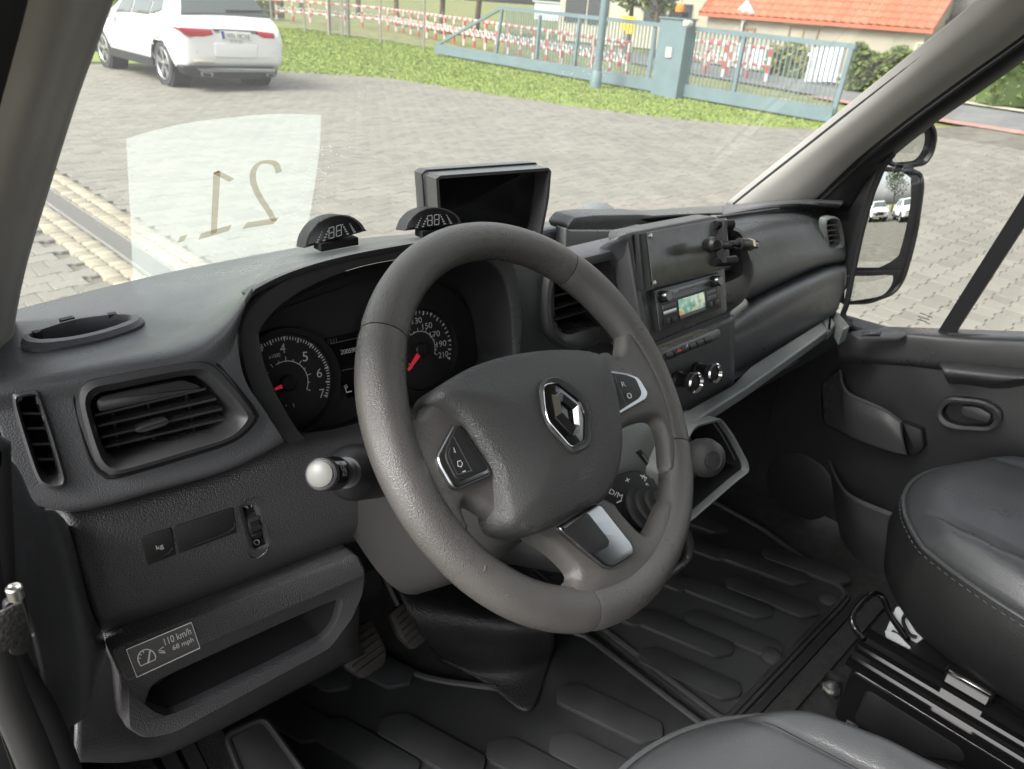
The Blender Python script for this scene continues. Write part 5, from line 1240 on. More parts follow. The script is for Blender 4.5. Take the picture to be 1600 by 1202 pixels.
for u in (.09, .20): slab('button', rquad(u, .74, u+.09, .90, .0034), -nf*.002, M_dark, radio, .0005); slab('button', rquad(u+.70-.02*(u > .1), .72, u+.76, .88, .0034), -nf*.002, M_black, radio, .0005)
ptext('CD', (1049, 459), (1056, 457), PCn, 3, M_white, radio, .0036)
# camera or phone bracket on the plate
br = thing('bracket_clamp', 'black clamp bracket with threaded spigot and brass nut on the metal plate', 'bracket', P(1118, 385, pl=PCn))
def bo(px, py, off): return P(px, py, pl=PCn, off=off)
beam('bracket_arm', bo(1118, 348, .012), bo(1117, 412, .012), .008, .010, M_black, br, up=nf)
for a, b in (((1112, 352), (1130, 353)), ((1110, 411), (1135, 409))): tube('bracket_foot', [bo(*a, .006), bo(*b, .014)], [.006, .008], M_black, br, 12)
a, b = bo(1098, 386, .045), bo(1140, 388, .045); d = (b-a).normalized()
rod = [bo(1098, 386, .045)+d*(k*.0022) for k in range(14)]
tube('threaded_spigot', [p_ for p_ in rod], [(.0042 if k % 2 else .0034) for k in range(14)], M_black, br, 14)
turned('socket', a+d*.020, d, [(.0075, 0), (.0085, .001), (.0085, .022), (.0078, .024)], M_black, br, 24)
turned('brass_nut', a+d*.045, d, [(.0085, 0), (.0092, .002), (.0092, .006), (.0075, .0085)], mat('brass', (.62, .52, .33), .35, metal=1), br, 6, 20)
turned('end_stem', a+d*.053, d, [(.0062, 0), (.0062, .012), (.0055, .013)], M_gloss, br, 20)
tube('support_arm', [bo(1117, 385, .012), a+d*.030], .006, M_black, br, 10)
turned('grip_knob', bo(1082, 386, .03), nf+Vector((-.6, 0, 0)), [(.009, -.01), (.011, 0), (.010, .014), (.006, .018)], M_black, br, 20)
# switch row below the radio
PSw = PCn
sr = slab('switch_bar', resample(rnd(L([(1026, 560), (1030, 549), (1116, 513), (1121, 517), (1121, 527), (1112, 533), (1034, 565)], PCn, .006), .004, 3), 60), -nf*.03, M_smooth, dash, .002)
for k in range(6):
    f0, f1 = k/6, (k+.9)/6; q = [Vector((1032, 553)).lerp(Vector((1104, 524)), f) for f in (f0, f1)]; e = [Vector((1036, 562)).lerp(Vector((1108, 533)), f) for f in (f0, f1)]
    bsw = slab('switch', [bo(q[0].x, q[0].y, .0085), bo(q[1].x, q[1].y, .0085), bo(e[1].x, e[1].y, .0085), bo(e[0].x, e[0].y, .0085)], -nf*.005, M_black, sr, .0008)
mesh('hazard_mark', [bo(1048, 551, .010), bo(1057, 548, .010), bo(1051, 543, .010)], [(0, 1, 2)], M_red, sr, None); mesh('lock_mark', [bo(1062, 543, .010), bo(1066, 541, .010), bo(1065, 537, .010)], [(0, 1, 2)], M_white, sr, None)
# lower centre face + climate knobs
rows_ = [[P(*q, y=.545) for q in [(1000, 560), (1040, 545), (1090, 520), (1146, 492)]], [P(*q, y=.535) for q in [(1010, 610), (1050, 590), (1095, 570), (1146, 545)]], [P(*q, y=.530) for q in [(1030, 660), (1060, 640), (1100, 620), (1146, 597)]], [P(*q, y=.53) for q in [(1035, 680), (1065, 660), (1105, 640), (1150, 612)]]]
patch('climate_panel', rows_, M_dashl, dash, 20, 20)
kn = Vector((-.12, -1, .25)).normalized()
for (bx, by), lab in (((1058, 592), 0), ((1088, 578), 1)):
    c = P(bx, by, y=.53); k_ = turned('climate_knob', c, kn, [(.0125, 0), (.0125, .004), (.0105, .006), (.0110, .026), (.0118, .030)], M_black, dash, 32)
    turned('knob_ring', c, kn, [(.0118, .024), (.0150, .028), (.0158, .036), (.0140, .038), (.0115, .034)], M_chrome, k_, 32, 35, False); turned('knob_cap', c, kn, [(.0118, .030), (.0112, .033), (.004, .034)], M_dark, k_, 32)
for a, b in (((1070, 598), (1082, 606)), ((1080, 606), (1088, 604))): pstroke([a, b], 5, plane(P(1078, 604, y=.505), kn), M_red, dash, 'red_mark')
# passenger pad, glovebox, ledge
hW = pts([(1120, 323), (1170, 316), (1240, 309), (1330, 305)], surf=WSD)
h0 = ptsz([(1128, 333), (1180, 323), (1245, 316), (1316, 318)], [1.440, 1.440, 1.440, 1.438])
h1 = [P(*q, y=yy) for q, yy in zip([(1134, 345), (1190, 335), (1250, 328), (1308, 330)], (.655, .655, .655, .65))]
h2 = [P(*q, y=yy) for q, yy in zip([(1142, 372), (1200, 356), (1260, 348), (1317, 354)], (.612, .612, .615, .625))]
h3 = [P(*q, y=.594) for q in [(1152, 415), (1210, 395), (1265, 382), (1322, 382)]]
h4 = [P(*q, y=.584) for q in [(1162, 460), (1219, 433), (1279, 410), (1322, 405)]]
h5 = [P(*q, y=.612) for q in [(1168, 472), (1227, 443), (1285, 418), (1324, 413)]]
patch('passenger_pad', [hW, h0, h1, h2, h3, h4, h5], M_dash, dash, 50, 50, cut=[[(1288, 345), (1310, 345), (1318, 385), (1294, 386)]])
beam('pad_seam', P(1122, 340, z=1.449), P(1216, 327, z=1.449), .006, .004, M_dark, dash)
k0 = [P(*q, y=.66) for q in [(1140, 478), (1176, 452), (1230, 428), (1288, 407), (1323, 400)]]
k1 = [P(*q, y=.582) for q in [(1142, 500), (1182, 472), (1236, 445), (1292, 421), (1322, 415)]]
k2 = [P(*q, y=.565) for q in [(1143, 530), (1186, 508), (1232, 482), (1288, 452), (1320, 445)]]
k3 = [P(*q, y=.560) for q in [(1143, 565), (1182, 540), (1225, 520), (1282, 486), (1310, 476)]]
k4 = [P(*q, y=.562) for q in [(1143, 606), (1176, 578), (1222, 548), (1286, 506), (1302, 495)]]
patch('glovebox_lid', [k0, k1, k2, k3, k4], M_dash, dash, 50, 40)
vent('side_vent', [(1287, 347), (1294, 339), (1308, 340), (1314, 352), (1319, 376), (1318, 386), (1310, 390), (1296, 391), (1290, 378)], [(1291, 350), (1296, 344), (1305, 345), (1309, 354), (1313, 376), (1311, 382), (1306, 384), (1297, 384), (1294, 374)], plane((1.5, .594, 1.38), (.1, 1, -.05)), M_light, [((1290, 353), (1310, 350)), ((1291, 361), (1312, 358)), ((1292, 369), (1313, 366)), ((1294, 377), (1314, 374))], n=60, lip=.002, deep=.014, soff=.006)
vent('air_vent', [(1118, 356), (1146, 353), (1160, 366), (1171, 396), (1178, 424), (1174, 442), (1164, 466), (1150, 482), (1130, 492), (1115, 470)], [(1124, 372), (1144, 369), (1151, 380), (1158, 402), (1160, 420), (1157, 428), (1150, 432), (1140, 436), (1126, 440), (1120, 420)], plane((1.0, .572, 1.40), (.05, 1, -.1)), M_smooth, [((1124, 384), (1154, 377)), ((1124, 400), (1158, 392)), ((1124, 416), (1160, 407)), ((1126, 430), (1156, 421))], n=70, lip=.004)
PZ = plane((0, 0, 1.212), (0, 0, 1))
LE = [(1040, 660), (1070, 643), (1145, 601), (1160, 586), (1175, 571), (1284, 502), (1294, 516), (1167, 606), (1073, 666), (1050, 682)]
slab('ledge', resample(rnd(L(LE, PZ), .004, 3), 110), Vector((0, 0, -.018)), M_light, dash, .004, 3)
slab('ledge_end', rnd(L([(1286, 501), (1298, 492), (1306, 507), (1295, 517)], PZ), .003, 3), Vector((0, 0, -.02)), M_light, dash, .003)
slab('ledge_corner', rnd(L([(1300, 488), (1310, 487), (1328, 509), (1316, 517)], plane((1.5, .55, 1.215), (0, .2, 1))), .004, 3), Vector((0, 0, -.03)), M_light, dash, .004)
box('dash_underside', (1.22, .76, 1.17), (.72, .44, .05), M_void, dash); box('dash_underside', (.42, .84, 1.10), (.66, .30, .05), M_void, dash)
beam('under_handle', P(1225, 575, z=1.185), P(1245, 562, z=1.185), .008, .004, M_smooth, dash)
# ================================================================== GEAR CONSOLE
con = thing('gear_console', 'dark centre console with grey panel, lever plate and open tray', 'console', P(1000, 860, y=.5))
PGp = plane((.85, .515, 1.2), (0, -1, .45))
slab('upper_panel', rnd(L([(930, 662), (1010, 640), (1075, 655), (1085, 700), (1060, 760), (960, 790), (930, 740)], PGp), .01, 4), Vector((0, .06, -.03)), M_light, con, .004)
slab('card_slot', L([(993, 707), (1001, 703), (1025, 732), (1019, 738)], PGp, .001), Vector((0, .01, 0)), M_black, con, .0005); slab('slot_tongue', L([(1000, 711), (1004, 709), (1020, 729), (1016, 732)], PGp, .002), Vector((0, .008, 0)), M_satin, con, .0005)
PG = plane((.746, .46, 1.148), (-.15, -.75, .65)); ng = PG[1]
gp_ = slab('lever_plate', resample(rnd(L([(930, 770), (958, 745), (992, 733), (1010, 738), (1045, 775), (1045, 850), (960, 850)], PG), .012, 4), 70), -ng*.04, M_dark, con, .004, 3)
slab('console_body', resample(rnd(L([(920, 770), (960, 738), (1060, 745), (1075, 800), (1060, 900), (900, 900)], PG, -.02), .02, 4), 60), Vector((0, .16, -.08)), M_black, con, .006)
ptext('+', (978, 755), (985, 752), PG, 7, M_white, gp_); ptext('D/M', (951, 771), (971, 781), PG, 8, M_white, gp_); ptext('N', (1002, 748), (1007, 753), PG, 7, M_white, gp_); ptext('-', (1008, 757), (1012, 761), PG, 3, M_white, gp_); pstroke([(971, 782), (963, 786)], 2, PG, M_white, gp_); pstroke([(1000, 743), (1010, 747)], 2, PG, M_white, gp_)
lev = thing('gear_lever', 'black gear lever with ribbed rubber gaiter and round knob', 'gear lever', P(1003, 792, pl=PG))
g0 = P(1008, 796, pl=PG); g1 = P(1066, 742, y=.415); gd = (g1-g0).normalized(); gd = (gd*.8+ng*.55).normalized()
prof = []
for k in range(4): r_ = .036-.007*k; prof += [(r_*.86, k*.011), (r_, k*.011+.003), (r_*.98, k*.011+.006), (r_*.84, k*.011+.009)]
turned('gaiter', g0, gd, prof+[(.010, .050)], M_rubber, lev, 36, 80)
kc = P(1103, 716, y=.405)
tube('shaft', [g0+gd*.02, g0+gd*.055, kc], [.010, .0085, .0075], M_dark, lev, 14)
kx = Vector((-.45, -.75, .35)).normalized()
kb = turned('knob', kc, kx, [(.004, -.028), (.016, -.027), (.0235, -.018), (.0265, -.004), (.0245, .008), (.0185, .016), (.0125, .0195), (.0115, .0185), (.001, .0185)], mat('knob_leather', (.06, .058, .06), .4, grain=(900, .4)), lev, 36, 60)
turned('knob_badge', kc+kx*.0185, kx, [(.0108, 0), (.0100, .0012), (.003, .0018)], M_smooth, kb, 24)
# open tray
q1, q2, q3 = Vector((.95, .467, 1.205)), Vector((1.0, .433, 1.12)), Vector((.83, .427, 1.09)); PT = plane3(q1, q2, q3); ntp = PT[1]
TO = resample(rnd(L([(1085, 664), (1128, 652), (1148, 680), (1170, 722), (1172, 738), (1150, 755), (1078, 818), (1050, 822), (1045, 740)], PT), .012, 5), 110)
TI = grow(inset(TO, .006, ntp), 1.0)
tr2 = loft('tray_rim', [shift(TO, Vector((0, .10, -.02))), shift(TO, -ntp*.003), inset(TO, .002, ntp, ntp*.0005), inset(TO, .005, ntp, -ntp*.001), shift(TI, Vector((0, .02, -.004)))], M_light, con, True, False, False, 50)
loft('tray_well', [shift(TI, Vector((0, .01, -.002))), [q+Vector((0, .11, -.015)) for q in grow(TI, .98)]], M_void, con, True, False, True, 50)
slab('tray_floor', rnd([P(*q, y=.47) for q in [(1050, 800), (1078, 775), (1118, 744), (1132, 754), (1085, 795), (1055, 815)]], .004, 3), Vector((0, .03, -.02)), M_light, con, .002)
tube('lower_tray_rim', cr([P(x, y, y=.42) for x, y in ((1050, 830), (1072, 832), (1078, 855), (1072, 875), (1045, 897), (1010, 925))], 30), .006, M_smooth, con, 12)
slab('lower_tray', rnd([P(x, y, y=.43) for x, y in ((960, 830), (1068, 832), (1074, 858), (1068, 874), (1040, 895), (990, 930))], .01, 3), Vector((0, .10, -.02)), M_black, con, .003)
# ================================================================== THINGS ON THE DASH
PMo = plane(P(770, 310, y=.745), Vector((-.22, -1, .06))); nm_ = PMo[1]
mon = thing('monitor', 'black display monitor with deep sun hood on the dashboard top', 'monitor', P(765, 365, y=.76))
fo = rnd(L([(681, 275), (862, 262), (858, 310), (846, 375), (688, 385)], PMo), .004, 3); fo = resample(fo, 60)
bk2 = -nm_*.035
fi = inset(fo, .004, nm_)
loft('sun_hood', [shift(fo, bk2), fo, fi, shift(fi, bk2*.98)], M_slat, mon, True, False, False, 30)
bo_ = grow(shift(fo, bk2*1.0), 1.03)
slab('case', bo_, bk2*.7, M_slat, mon, .004, 3)
slab('screen', grow(shift(fi, bk2*.95), .99), bk2*.05, M_lcd, mon, .0005)
tube('case_seam', shift(grow(bo_, .995), bk2*.05), .0012, M_black, mon, 6, True)
box('stand', P(765, 392, y=.775), (.05, .03, .05), M_black, mon)
def pdc(name, label, base, top, side, yv, digits):
    """half-round parking distance display"""
    t = thing(name, label, 'parking display', P((base[0][0]+base[1][0])/2, base[0][1]+8, y=yv), 'parking distance displays')
    pl_ = plane(P((base[0][0]+base[1][0])/2, base[0][1], y=yv), Vector((-.42, -.88, .30))); n_ = pl_[1]
    px = [base[0], base[0]]; arcp = [base[0]]+top+[base[1]]
    lp = resample(cr(L(arcp, pl_), 80), 60, False); lp = resample(lp+[lp[0]], 90, True) if False else lp
    bkv = -n_*.016+Vector((-.004, .010, 0))
    b_ = slab('case', lp, bkv, mat('pdc_black', (.014, .014, .014), .45, grain=(600, .5)) if 'pdc_black' not in MATS else MATS['pdc_black'], t, .0016, 3)
    f_ = slab('lens', grow(shift(lp, n_*.0006), .88), -n_*.002, M_lcd, t, .0003)
    cx, cy = (base[0][0]+base[1][0])/2, (base[0][1]+base[1][1])/2
    sl = (base[1][1]-base[0][1])/(base[1][0]-base[0][0]); s = (base[1][0]-base[0][0])/100.0
    def q(u, v): return (cx+u*s, cy+sl*u*s+v*s)
    for ox in (-11, 1):
        for seg in (((0, -13), (8, -13)), ((0, -21.5), (8, -21.5)), ((0, -4.5), (8, -4.5)), ((0, -5), (0, -12.5)), ((8, -5), (8, -12.5)), ((0, -13.5), (0, -21)), ((8, -13.5), (8, -21))):
            pstroke([q(ox+a, b) for a, b in seg], 1.5*s, pl_, M_greyp, f_, 'segment', off=.0014)
    for sd in (-1, 1):
        for j in range(2):
            for k in range(5):
                u = sd*(19+j*11+k*(-2.2+j*.2)*.9); v = -4-k*(4.2-j*.6); wv = (4.2-k*.7)
                pstroke([q(u-wv/2, v), q(u+wv/2, v)], 2.2*s, pl_, M_greyp, f_, 'bar', off=.0014)
    box('adhesive_pad', P(cx+1, cy+5, y=yv+.012), (.05, .016, .009), M_void, t)
    return t
pdc('parking_display', 'half round parking display at the left, before the windscreen sticker', [(476, 388), (573, 361)], [(481, 368), (496, 348), (520, 337), (545, 337), (563, 347)], 1, .735, '88')
pdc('parking_display', 'half round parking display beside the monitor, partly behind the wheel', [(633, 361), (722, 350)], [(640, 344), (655, 330), (677, 324), (700, 328), (716, 338)], 1, .735, '88')
# ================================================================== FLOOR, MATS, PEDALS
fl_ = structure(mesh('cab_floor', [(-.05, -.9, .692), (1.66, -.9, .692), (1.66, 1.02, .692), (-.05, 1.02, .692)], [(0, 1, 2, 3)], M_carpet, None, None))
def zmat(name, label, outline, holes=()):
    t = thing(name, label, 'floor mat', sum((Vector((x, y, .7)) for x, y in outline), Vector())/len(outline))
    lp = rnd([Vector((x, y, .702)) for x, y in outline], .03, 5); slab('base', resample(lp, 100), Vector((0, 0, -.008)), M_mat, t, .003)
    tube('raised_border', shift(inset(resample(lp, 100), .012, Vector((0, 0, 1))), Vector((0, 0, .002))), .006, M_mat, t, 8, True)
    return t
_pz = [0]
def pad(t, cx, cy, ln, wd, ang, sk=0):
    _pz[0] += 1
    R = Matrix.Rotation(ang, 3, 'Z'); o = [(-wd/2, -ln/2+wd*.5), (0, -ln/2), (wd/2, -ln/2+wd*.2), (wd/2, ln/2-wd*.5), (0, ln/2), (-wd/2, ln/2-wd*.2)]
    lp = rnd([Vector((cx, cy, .7090+(_pz[0] % 7)*.00025))+R@Vector((x, y, 0)) for x, y in o], .008, 3)
    slab('tread_pad', lp, Vector((0, 0, -.008)), M_mat, t, .0012, 2)
m1 = zmat('floor_mat', 'ribbed black rubber mat in the passenger footwell', [(.895, .315), (1.39, .315), (1.45, .55), (1.45, .95), (.93, .95), (.90, .62)])
for i in range(7):
    for j in range(3):
        x = .945+i*.074+(j % 2)*.02; y = .425+j*.205+(i % 2)*.06
        if .9 < x < 1.40: pad(m1, x, y, .19, .052, .30)
for x, y in ((1.10, .345), (1.33, .345)): turned('fixing_stud', (x, y, .703), (0, 0, 1), [(.022, 0), (.022, .004), (.016, .008), (.004, .009)], M_mat, m1, 20)
m2 = zmat('floor_mat', 'black rubber mat in the driver footwell under the pedals', [(.13, .10), (.885, .10), (.885, .62), (.80, .70), (.70, .60), (.60, .72), (.50, .95), (.13, .95)])
for i in range(9):
    for j in range(4):
        x = .19+i*.080+(j % 2)*.02; y = .20+j*.205+(i % 2)*.06
        if x < .84 and not (.55 < x < .85 and y > .55) and y < .9: pad(m2, x, y, .19, .055, .30)
# column foot / tunnel
ft = thing('tunnel_cover', 'black grained pedestal foot between the two floor mats', 'cover', P(800, 1080, z=.70))
rws = [[P(*q, y=.78) for q in [(610, 900), (700, 900), (790, 920), (870, 930)]], [P(*q, z=.86) for q in [(640, 960), (710, 960), (790, 968), (865, 975)]], [P(*q, z=.79) for q in [(665, 1000), (730, 1010), (800, 1015), (866, 1000)]], [P(*q, z=.72) for q in [(680, 1020), (745, 1045), (808, 1052), (862, 1022)]], [P(*q, z=.706) for q in [(690, 1030), (760, 1068), (825, 1112), (852, 1050)]]]
patch('pedestal', rws, mat('pedestal_plastic', (.012, .012, .012), .5, grain=(450, .9)), ft, 30, 40)
for px, lab, sc_ in (((567, 1015), 'ribbed brake pedal below the dashboard bin', 1.0), ((640, 975), 'small accelerator pedal partly hidden behind the steering wheel', .7)):
    c = P(*px, y=.74); t = thing('pedal', lab, 'pedal', c, 'foot pedals')
    nP = Vector((-.05, -.72, .70)).normalized(); e1 = Vector((1, 0, 0)); e2 = nP.cross(e1); e2 = e2 if e2.z > 0 else -e2
    M_ped = MATS.get('pedal_rubber') or mat('pedal_rubber', (.036, .031, .026), .6, var=(30, .3))
    lp = rnd([c+e1*x*sc_+e2*y for x, y in ((-.034, .032), (.034, .036), (.036, -.02), (.024, -.038), (-.018, -.040), (-.036, -.01))], .008, 3); slab('pad', lp, -nP*.014, M_ped, t, .003)
    for k in range(5): beam('rib', c+e1*-.026*sc_+e2*(-.026+k*.011)+nP*.002, c+e1*.028*sc_+e2*(-.022+k*.011)+nP*.002, .0035, .004, M_ped, t, up=nP)
    tube('arm', [c-nP*.012, c-nP*.03+Vector((0, .06, .08)), c+Vector((0, .13, .25))], .008, M_black, t, 8)
fr_ = thing('foot_rest', 'ribbed black foot rest at the left of the driver footwell', 'foot rest', P(430, 1130, z=.72))
lp = L([(352, 1150), (412, 1122), (470, 1202), (520, 1290), (420, 1320)], plane((.35, .62, .78), (0, -.6, 1))); slab('plate', rnd(lp, .012, 4), Vector((0, .02, -.05)), M_rubber, fr_, .006, 3)
tube('rim', rnd(lp, .012, 4), .005, M_rubber, fr_, 8, True)
sl_ = thing('door_sill', 'dark door sill strips with metal edging at the lower left', 'sill', P(250, 1200, z=.75))
for a, b, m, wd in (((190, 1180), (255, 1290), M_carpet, .05), ((250, 1162), (320, 1290), M_smooth, .018), ((282, 1148), (352, 1290), M_smooth, .018), ((316, 1135), (400, 1290), M_carpet, .035)):
    p, q = P(*a, z=.80), P(*b, z=.80); beam('strip', p, q+(q-p)*.3, wd, .02, m, sl_)
# ================================================================== SEATS
def cushion(root, x0, x1, yf, yb, z0, z1, bol=.012, tilt=0, rf=.12, seamx=.10):
    nx, ny = 61, 61; G_ = []
    cx, hx = (x0+x1)/2, (x1-x0)/2
    for j in range(ny):
        v = j/(ny-1); row = []
        for i in range(nx):
            u = -1+2*i/(nx-1)
            w_ = -1+2*v; kq = .86
            xx = cx+u*hx*(math.sqrt(1-kq*w_*w_/2) if w_ < 0 else 1); ym = (yf+yb)/2; hy = (yb-yf)/2
            yy = ym+hy*w_*(math.sqrt(1-kq*u*u/2) if w_ < 0 else 1)
            au = abs(u); e = min(1-au, v*1.6)
            zz = z1+.016*(1-au**4)*(1-(1-v)**6)
            zz += bol*math.exp(-((au-.82)/.10)**2)*min(1, v*5) - .008*math.exp(-((au-.66)/.035)**2)*min(1, v*6)
            zz += -.010*math.exp(-((v-.62)/.03)**2)
            ed = max(au, 1-v*3.2 if v < .31 else 0)
            zz -= .030*max(max(0, (au-.86)/.14)**2.2, max(0, (.10-v)/.10)**2.2)
            zz += .0016*math.sin(u*9+v*23)*math.sin(v*31-u*4)*min(1, v*4)*(1-au**6)+.0012*math.sin(v*70+u*13)*math.exp(-((au-.74)/.12)**2)
            row.append(Vector((xx, yy, zz-tilt*v)))
        G_.append(row)
    V = [q for r in G_ for q in r]; Fc = [(j*nx+i, j*nx+i+1, (j+1)*nx+i+1, (j+1)*nx+i) for j in range(ny-1) for i in range(nx-1)]
    mesh('cushion_top', V, Fc, M_leather, root, 80, solid=.004)
    edge = [G_[j][0] for j in range(ny-1, -1, -1)]+G_[0][1:]+[G_[j][-1] for j in range(1, ny)]
    c = Vector((cx, (yf+yb)/2, 0))
    def ring(dz, ins): 
        out = []
        for q in edge:
            d = Vector((c.x-q.x, c.y-q.y, 0)).normalized(); out.append(Vector((q.x, q.y, q.z+dz))+d*ins)
        return out
    zb = z0-z1
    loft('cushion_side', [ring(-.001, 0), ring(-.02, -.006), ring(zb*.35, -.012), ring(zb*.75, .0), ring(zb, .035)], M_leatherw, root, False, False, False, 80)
    tube('piping', ring(.001, -.003), .0036, M_leather, root, 8)
    st = [q for q in ring(-.008, -.0065)]
    for s_ in (-1, 1):
        k_ = int(round((s_*.66+1)/2*(nx-1))); tube('panel_seam', [G_[j][k_]+Vector((0, 0, .0012)) for j in range(4, ny-1)], .0016, M_black, root, 6)
    k_ = int(.62*(ny-1)); tube('panel_seam', [G_[k_][i]+Vector((0, 0, .0012)) for i in range(11, nx-11)], .0016, M_black, root, 6)
    dl = resample(st, 260, False); sa = Acc()
    for q_ in range(0, 258, 2): sa.add(beamd(dl[q_], dl[q_+1], .0012, .0010))
    sa.build('stitching', M_greyp, root)
    return G_
ps = thing('passenger_seat', 'black leather passenger seat cushion at the right edge', 'seat', (1.32, 0, .70))
cushion(ps, 1.062, 1.535, .265, -.40, .915, 1.078)
sbk = loft('backrest', [[Vector((x, y, z)) for x, y in ((1.10, -.36), (1.53, -.36), (1.53, -.50), (1.10, -.50))] for z in (1.02, 1.3, 1.75)], M_leather, ps, True, True, True)
ds = thing('driver_seat', 'black leather driver seat cushion at the bottom edge', 'seat', (.47, 0, .70))
cushion(ds, .215, .740, .258, -.42, .86, 1.068)
# seat base and rails of the passenger seat
sbx = thing('seat_frame_box', 'glossy black steel seat base and rails under the passenger seat', 'seat base', (1.3, -.1, .70))
rl_ = lambda px, py, x: P(px, py, x=x)
for z, x, wd, hh in ((.852, 1.075, .012, .016), (.838, 1.05, .016, .012), (.862, 1.105, .010, .012)):
    beam('rail', (x, .215, z), (x, -.45, z), wd, hh, M_gloss, sbx)
sp = slab('side_plate', rnd([Vector((1.045, y, z)) for y, z in ((.205, .83), (-.5, .83), (-.5, .73), (-.12, .73), (-.06, .775), (.06, .775), (.12, .715), (.205, .715))], .012, 4), Vector((.03, 0, 0)), M_gloss, sbx, .004, 3)
slab('side_recess', rnd([Vector((1.0435, y, z)) for y, z in ((.175, .81), (.03, .81), (.02, .79), (.10, .735), (.175, .735))], .012, 4), Vector((.006, 0, 0)), M_black, sbx, .002)
box('base_box', (1.32, -.15, .80), (.48, .68, .10), M_black, sbx)
box('motor_box', (1.115, .06, .875), (.05, .07, .03), M_gloss, sbx, bev=.006)
hb = [rl_(1350, 1000, 1.09), rl_(1338, 985, 1.10), rl_(1332, 962, 1.11), rl_(1360, 930, 1.16), rl_(1378, 933, 1.18), rl_(1392, 962, 1.15), rl_(1418, 1000, 1.12)]
tube('height_handle', cr(hb, 40), .0055, M_gloss, sbx, 10)
slab('white_bracket', rnd([rl_(*q, 1.16) for q in ((1384, 985), (1400, 948), (1412, 948), (1450, 990), (1424, 1012))], .004, 3), Vector((.01, 0, -.01)), M_wfence, sbx, .001); slab('white_bracket', rnd([rl_(*q, 1.13) for q in ((1382, 984), (1402, 990), (1424, 1012), (1420, 1014), (1384, 996))], .003, 3), Vector((.01, 0, -.01)), M_wfence, sbx, .001)
tube('cable', cr([rl_(*q, 1.14) for q in ((1418, 955), (1411, 970), (1420, 990), (1432, 996))], 16), .003, M_black, sbx, 8)
strip = thing('floor_strip', 'raised carpet strip behind the passenger floor mat', 'trim', (1.15, .27, .70))
beam('edge', (.90, .300, .700), (1.40, .300, .700), .012, .014, M_black, strip); beam('band', (.90, .275, .696), (1.42, .275, .696), .034, .016, M_carpet, strip)
anc = thing('seat_anchor', 'oval floor recess with steel seat anchor bolt before the seat base', 'anchor', P(1292, 1068, z=.70))
lp = resample(rnd(L([(1272, 1055), (1278, 1046), (1300, 1050), (1322, 1064), (1322, 1092), (1310, 1102), (1290, 1086)], plane((0, 0, .700), (0, 0, 1))), .02, 5), 50)
loft('recess_rim', [shift(lp, Vector((0, 0, -.004))), shift(lp, Vector((0, 0, .004))), inset(lp, .006, Vector((0, 0, 1)), Vector((0, 0, .003))), inset(lp, .008, Vector((0, 0, 1)), Vector((0, 0, -.006)))], M_dark, anc, True, False, True)
turned('bolt', P(1298, 1078, z=.70), (0, 0, 1), [(.016, 0), (.016, .004), (.011, .005), (.011, .012), (.006, .014)], M_steel, anc, 8)
bk_l = thing('belt_buckle', 'small chrome seat belt buckle tongue beside the driver seat', 'buckle', P(1330, 1130, z=.80)); slab('tongue', [P(*q, z=.82) for q in ((1316, 1138), (1324, 1124), (1342, 1134), (1334, 1148))], Vector((0, 0, -.004)), M_steel, bk_l, .001); tube('webbing', [P(1330, 1140, z=.82), P(1345, 1165, z=.78), P(1370, 1210, z=.74)], .014, M_black, bk_l, 8, flat=.3)
# ================================================================== PASSENGER DOOR AND MIRROR
door = thing('passenger_door', 'dark passenger door panel with pockets, handle and window', 'door', (1.6, .1, .7))
DX = 1.575
M_door = mat('door_plastic', (.026, .026, .028), .40, spec=.6, grain=(900, .3), var=(8, .1))
def dp(px, py, off=0): return P(px, py, x=DX-off)
PD = plane((DX, 0, 1), (-1, 0, 0))
slab('door_skin', [Vector((DX, y, z)) for y, z in ((.66, .72), (-.55, .72), (-.55, 1.215), (.30, 1.195), (.66, 1.18))], Vector((.05, 0, 0)), M_door, door, .004)
# sill cap
cap = [[P(*q, x=DX+.045) for q in [(1300, 512), (1330, 511), (1420, 513), (1520, 517), (1640, 521), (1900, 532)]], [P(*q, x=DX) for q in [(1302, 519), (1332, 519), (1420, 521), (1520, 527), (1640, 531), (1900, 543)]], [P(*q, x=DX-.012) for q in [(1305, 528), (1335, 527), (1420, 529), (1520, 540), (1640, 548), (1900, 566)]], [P(*q, x=DX-.014) for q in [(1310, 556), (1340, 556), (1420, 562), (1520, 572), (1640, 582), (1900, 600)]], [P(*q, x=DX+.004) for q in [(1310, 566), (1340, 568), (1420, 572), (1520, 585), (1640, 596), (1900, 614)]]]
patch('sill_cap', cap, M_smooth, door, 40, 24)
sw_ = slab('mirror_switch', resample(rnd(L([(1326, 519), (1350, 514), (1405, 515), (1417, 521), (1410, 528), (1340, 528)], plane((1.57, .4, 1.214), (-.3, 0, 1))), .008, 4), 50), Vector((0, 0, -.006)), M_smooth, door, .002)
slab('switch_key', rnd(L([(1348, 518), (1378, 518), (1376, 523), (1346, 523)], plane((1.57, .4, 1.217), (-.3, 0, 1))), .003, 2), Vector((0, 0, -.004)), M_gloss, sw_, .001)
beam('panel_gap', P(1414, 534, x=DX-.0145), P(1420, 570, x=DX-.0155), .0025, .002, M_void, door)
